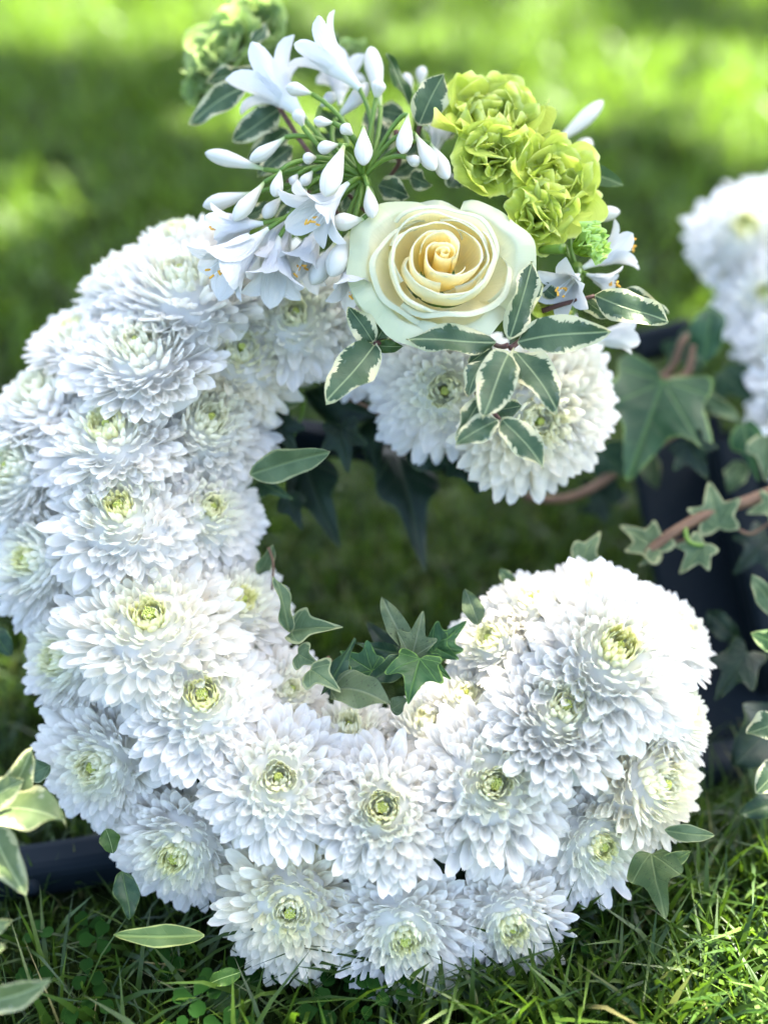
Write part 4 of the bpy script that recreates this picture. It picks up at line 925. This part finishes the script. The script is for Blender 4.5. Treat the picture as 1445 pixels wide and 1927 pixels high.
def open_flower(root, B, T, flare, L, seed, anthers=True, width=0.30, rollz=0.0):
    """funnel with six recurving tepals from B (stalk end) towards T (mouth); L = tepal length beyond the tube"""
    r = random.Random(seed); ax = (T - B); tl = ax.length; ax.normalize(); F = frame(ax, UP) @ Matrix.Rotation(rollz + r.uniform(0, 1), 3, 'Z')
    org = root.location
    n = 12; v, al = [], []
    tr = tl * 0.17
    for t in np.linspace(0, 1, 6):
        rad = tl * 0.05 + (tr - tl * 0.05) * t ** 1.4
        for k_ in range(n): a = 2 * math.pi * k_ / n; v.append(B - org + ax * (t * tl * 0.5) + F @ Vector((math.cos(a) * rad, math.sin(a) * rad, 0))); al.append(t * 0.5)
    fo = link('floret', mesh('floret', v, grid_faces(6, n, wrap=True), M_tepal, {'along': al, 'across': [0.0] * len(al)}), root)
    for q in range(6):
        a = q * math.pi / 3; inner = q % 2; Lq = L * r.uniform(0.9, 1.08); fl = flare * r.uniform(0.8, 1.2); nu, nv = 10, 5
        v, al, ac = [], [], []; x_, z_ = tr * (0.93 if inner else 1.0), tl * 0.45; ang = 0.15; seg = Lq / (nu - 1)
        cur = r.uniform(-0.1, 0.25)
        for i in range(nu):
            u = i / (nu - 1); ang_u = 0.18 + fl * u ** 1.2 + cur * u ** 3
            if i: x_ += math.sin(ang_u) * seg; z_ += math.cos(ang_u) * seg
            wq = Lq * width * 1.35 * (0.42 + 0.62 * math.sin(math.pi * min(1, 0.12 + u * 0.80)) ** 1.1) * (1 if u < .8 else max(0.12, 1 - ((u - .8) / .2) ** 2 * .85)) * (1.0 if inner else .85)
            N = Vector((-math.cos(ang_u), 0, math.sin(ang_u)))
            for s in range(nv):
                c = -1 + 2 * s / (nv - 1)
                p = Vector((x_, wq * .5 * c, z_)) + N * (0.22 * wq * c * c + 0.012 * L * math.sin(6 * u + 3 * c + q)) * (1 if abs(c) > .3 else .6)
                p = Matrix.Rotation(a, 3, 'Z') @ p; v.append(B - org + F @ p); al.append(0.3 + 0.7 * u); ac.append(c)
        link('tepal', mesh('tepal', v, grid_faces(nu, nv), M_tepal, {'along': al, 'across': ac}), fo)
    if anthers:
        for q in range(5):
            a = r.uniform(0, 6.28); rad = tl * r.uniform(0.03, 0.20); Z = tl * 0.45 + L * r.uniform(0.55, 0.95)
            P0 = Vector((math.cos(a) * tr * .5, math.sin(a) * tr * .5, tl * .42)); P1 = Vector((math.cos(a) * rad, math.sin(a) * rad, Z))
            pts = [B - org + F @ p for p in bez(P0, (P0 + P1) / 2 + Vector((0, 0, 0.1 * L)), P1, 6)]
            v, f, ts = tube(pts, 0.00022, 5); link('stamen', mesh('stamen', v, f, M_fil), fo)
            d = Vector((r.uniform(-1, 1), r.uniform(-1, 1), r.uniform(-.6, .6))).normalized() * 0.0014
            v, f, ts = tube([pts[-1] - d, pts[-1] - d * .7, pts[-1] + d * .7, pts[-1] + d], [0.0002, 0.00052, 0.00052, 0.0002], 7)
            link('anther', mesh('anther', v, f, M_anther), fo)
def umbel(label, cx, cy_, ch, buds, flowers):
    c = W(cx, cy_, ch); root = empty('agapanthus', c); tag(root, label, 'flower head')
    hv = []; hub_v, hub_f, _ = tube([Vector((0, 0, -0.02)) - PN * 0.01, -PN * 0.002, PN * 0.0015], [0.003, 0.004, 0.0028], 10); link('stalk', mesh('stalk', hub_v, hub_f, M_ped), root)
    for (x0, y0, x1, y1, wd, h0, h1) in buds:
        B, T = W(x0, y0, h0), W(x1, y1, h1); wm = 0.86 * wd * depth(B) / FPX; link('bud', bud_mesh(B, T, wm, c), root)
        d = (T - B).normalized(); mid = B - d * ((B - c).length * 0.45)
        pts = bez(Vector((0, 0, 0)), (mid - c) * 0.75 + PN * 0.004, B - c + d * wm * 0.15, 9)
        v, f, ts = tube(pts, list(np.linspace(0.00095, 0.0012, 9)), 7); link('pedicel', mesh('pedicel', v, f, M_ped), root)
    for i, (x0, y0, x1, y1, h0, h1, fl, Lf, an, wq, rz) in enumerate(flowers):
        B, T = W(x0, y0, h0), W(x1, y1, h1); open_flower(root, B, T, fl, (T - B).length * Lf, x0 * 3 + y0, an, wq, rz)
        d = (T - B).normalized(); mid = B - d * ((B - c).length * 0.4)
        v, f, ts = tube(bez(Vector((0, 0, 0)), (mid - c) * 0.8, B - c + d * 0.001, 9), 0.0011, 7); link('pedicel', mesh('pedicel', v, f, M_ped), root)
buds = [(591, 178, 538, 164, 32, .026, .028), (572, 242, 557, 206, 30, .030, .034), (630, 231, 590, 227, 25, .034, .036), (666, 256, 642, 236, 28, .036, .040),
        (684, 238, 684, 310, 41, .036, .044), (540, 256, 470, 303, 34, .026, .026), (502, 320, 386, 288, 38, .022, .018), (598, 296, 571, 298, 27, .032, .036),
        (640, 272, 598, 281, 31, .036, .040), (529, 318, 517, 370, 31, .030, .034), (500, 340, 440, 415, 38, .026, .030), (482, 362, 382, 388, 38, .018, .016),
        (648, 272, 612, 368, 50, .040, .054), (691, 348, 701, 410, 34, .036, .042), (688, 412, 626, 418, 42, .036, .040), (534, 368, 496, 410, 32, .024, .026),
        (577, 352, 568, 386, 22, .030, .032), (562, 326, 548, 347, 22, .028, .030), (590, 320, 568, 348, 26, .032, .034), (768, 214, 757, 288, 38, .034, .042),
        (780, 250, 818, 320, 38, .032, .040), (808, 268, 842, 337, 36, .026, .034), (762, 294, 789, 306, 28, .034, .038), (717, 206, 697, 88, 44, .018, .014),
        (707, 190, 714, 150, 36, .026, .030), (628, 228, 694, 156, 36, .012, .014), (636, 448, 586, 535, 46, .022, .026), (662, 432, 622, 520, 50, .026, .032),
        (600, 205, 630, 175, 28, .010, .012), (560, 372, 588, 395, 24, .018, .02)]
flws = [(678, 168, 578, 72, .020, .022, 0.75, 0.62, False, .36, 0.0), (574, 226, 500, 142, .014, .010, 1.05, 0.85, False, .34, 0.5), (655, 345, 594, 402, .036, .042, 1.0, 1.05, True, .36, 0.2),
        (500, 420, 432, 426, .024, .022, 0.5, 1.1, True, .42, 0.3), (505, 430, 440, 486, .026, .030, 0.65, 1.3, True, .42, 0.8), (525, 445, 518, 520, .022, .026, 0.7, 1.1, False, .42, 0.1), (545, 400, 515, 470, .014, .016, 0.6, 1.2, True, .42, 0.6),
        (600, 425, 572, 490, .018, .022, 0.8, 1.15, True, .38, 0.7), (655, 470, 665, 535, .022, .026, 0.7, 1.1, True, .38, 0.4), (640, 200, 640, 140, -.004, -.01, 0.9, 0.9, False, .38, 0.0)]
umbel('white agapanthus head with many buds and open trumpets left of the rose', 682, 338, 0.022, buds, flws)
umbel('white agapanthus flowers right of the rose with yellow anthers', 1085, 505, 0.004,
      [(1086, 414, 1166, 398, 34, .004, .004), (1030, 280, 1134, 190, 36, -.016, -.020), (1060, 310, 1112, 264, 40, -.018, -.022)],
      [(1095, 505, 1162, 470, .006, .006, 0.75, 1.0, True, .38, 0.2), (1090, 515, 1070, 535, .012, .02, 0.9, 1.6, True, .36, 0.6), (1100, 515, 1140, 530, .008, .01, .9, 1.2, True, .38, 0.3),
       (1100, 640, 1170, 632, -.012, -.014, 0.45, 0.9, False, .42, 0.4)])
umbel('white agapanthus petals peeping out behind the rounded variegated leaf', 790, 200, -0.01,
      [(775, 175, 762, 138, 26, -.008, -.008), (790, 165, 795, 125, 26, -.010, -.010), (820, 250, 830, 220, 26, .0, .0)],
      [(815, 300, 826, 250, -.002, 0.0, 0.8, .9, False, .38, 0.2)])
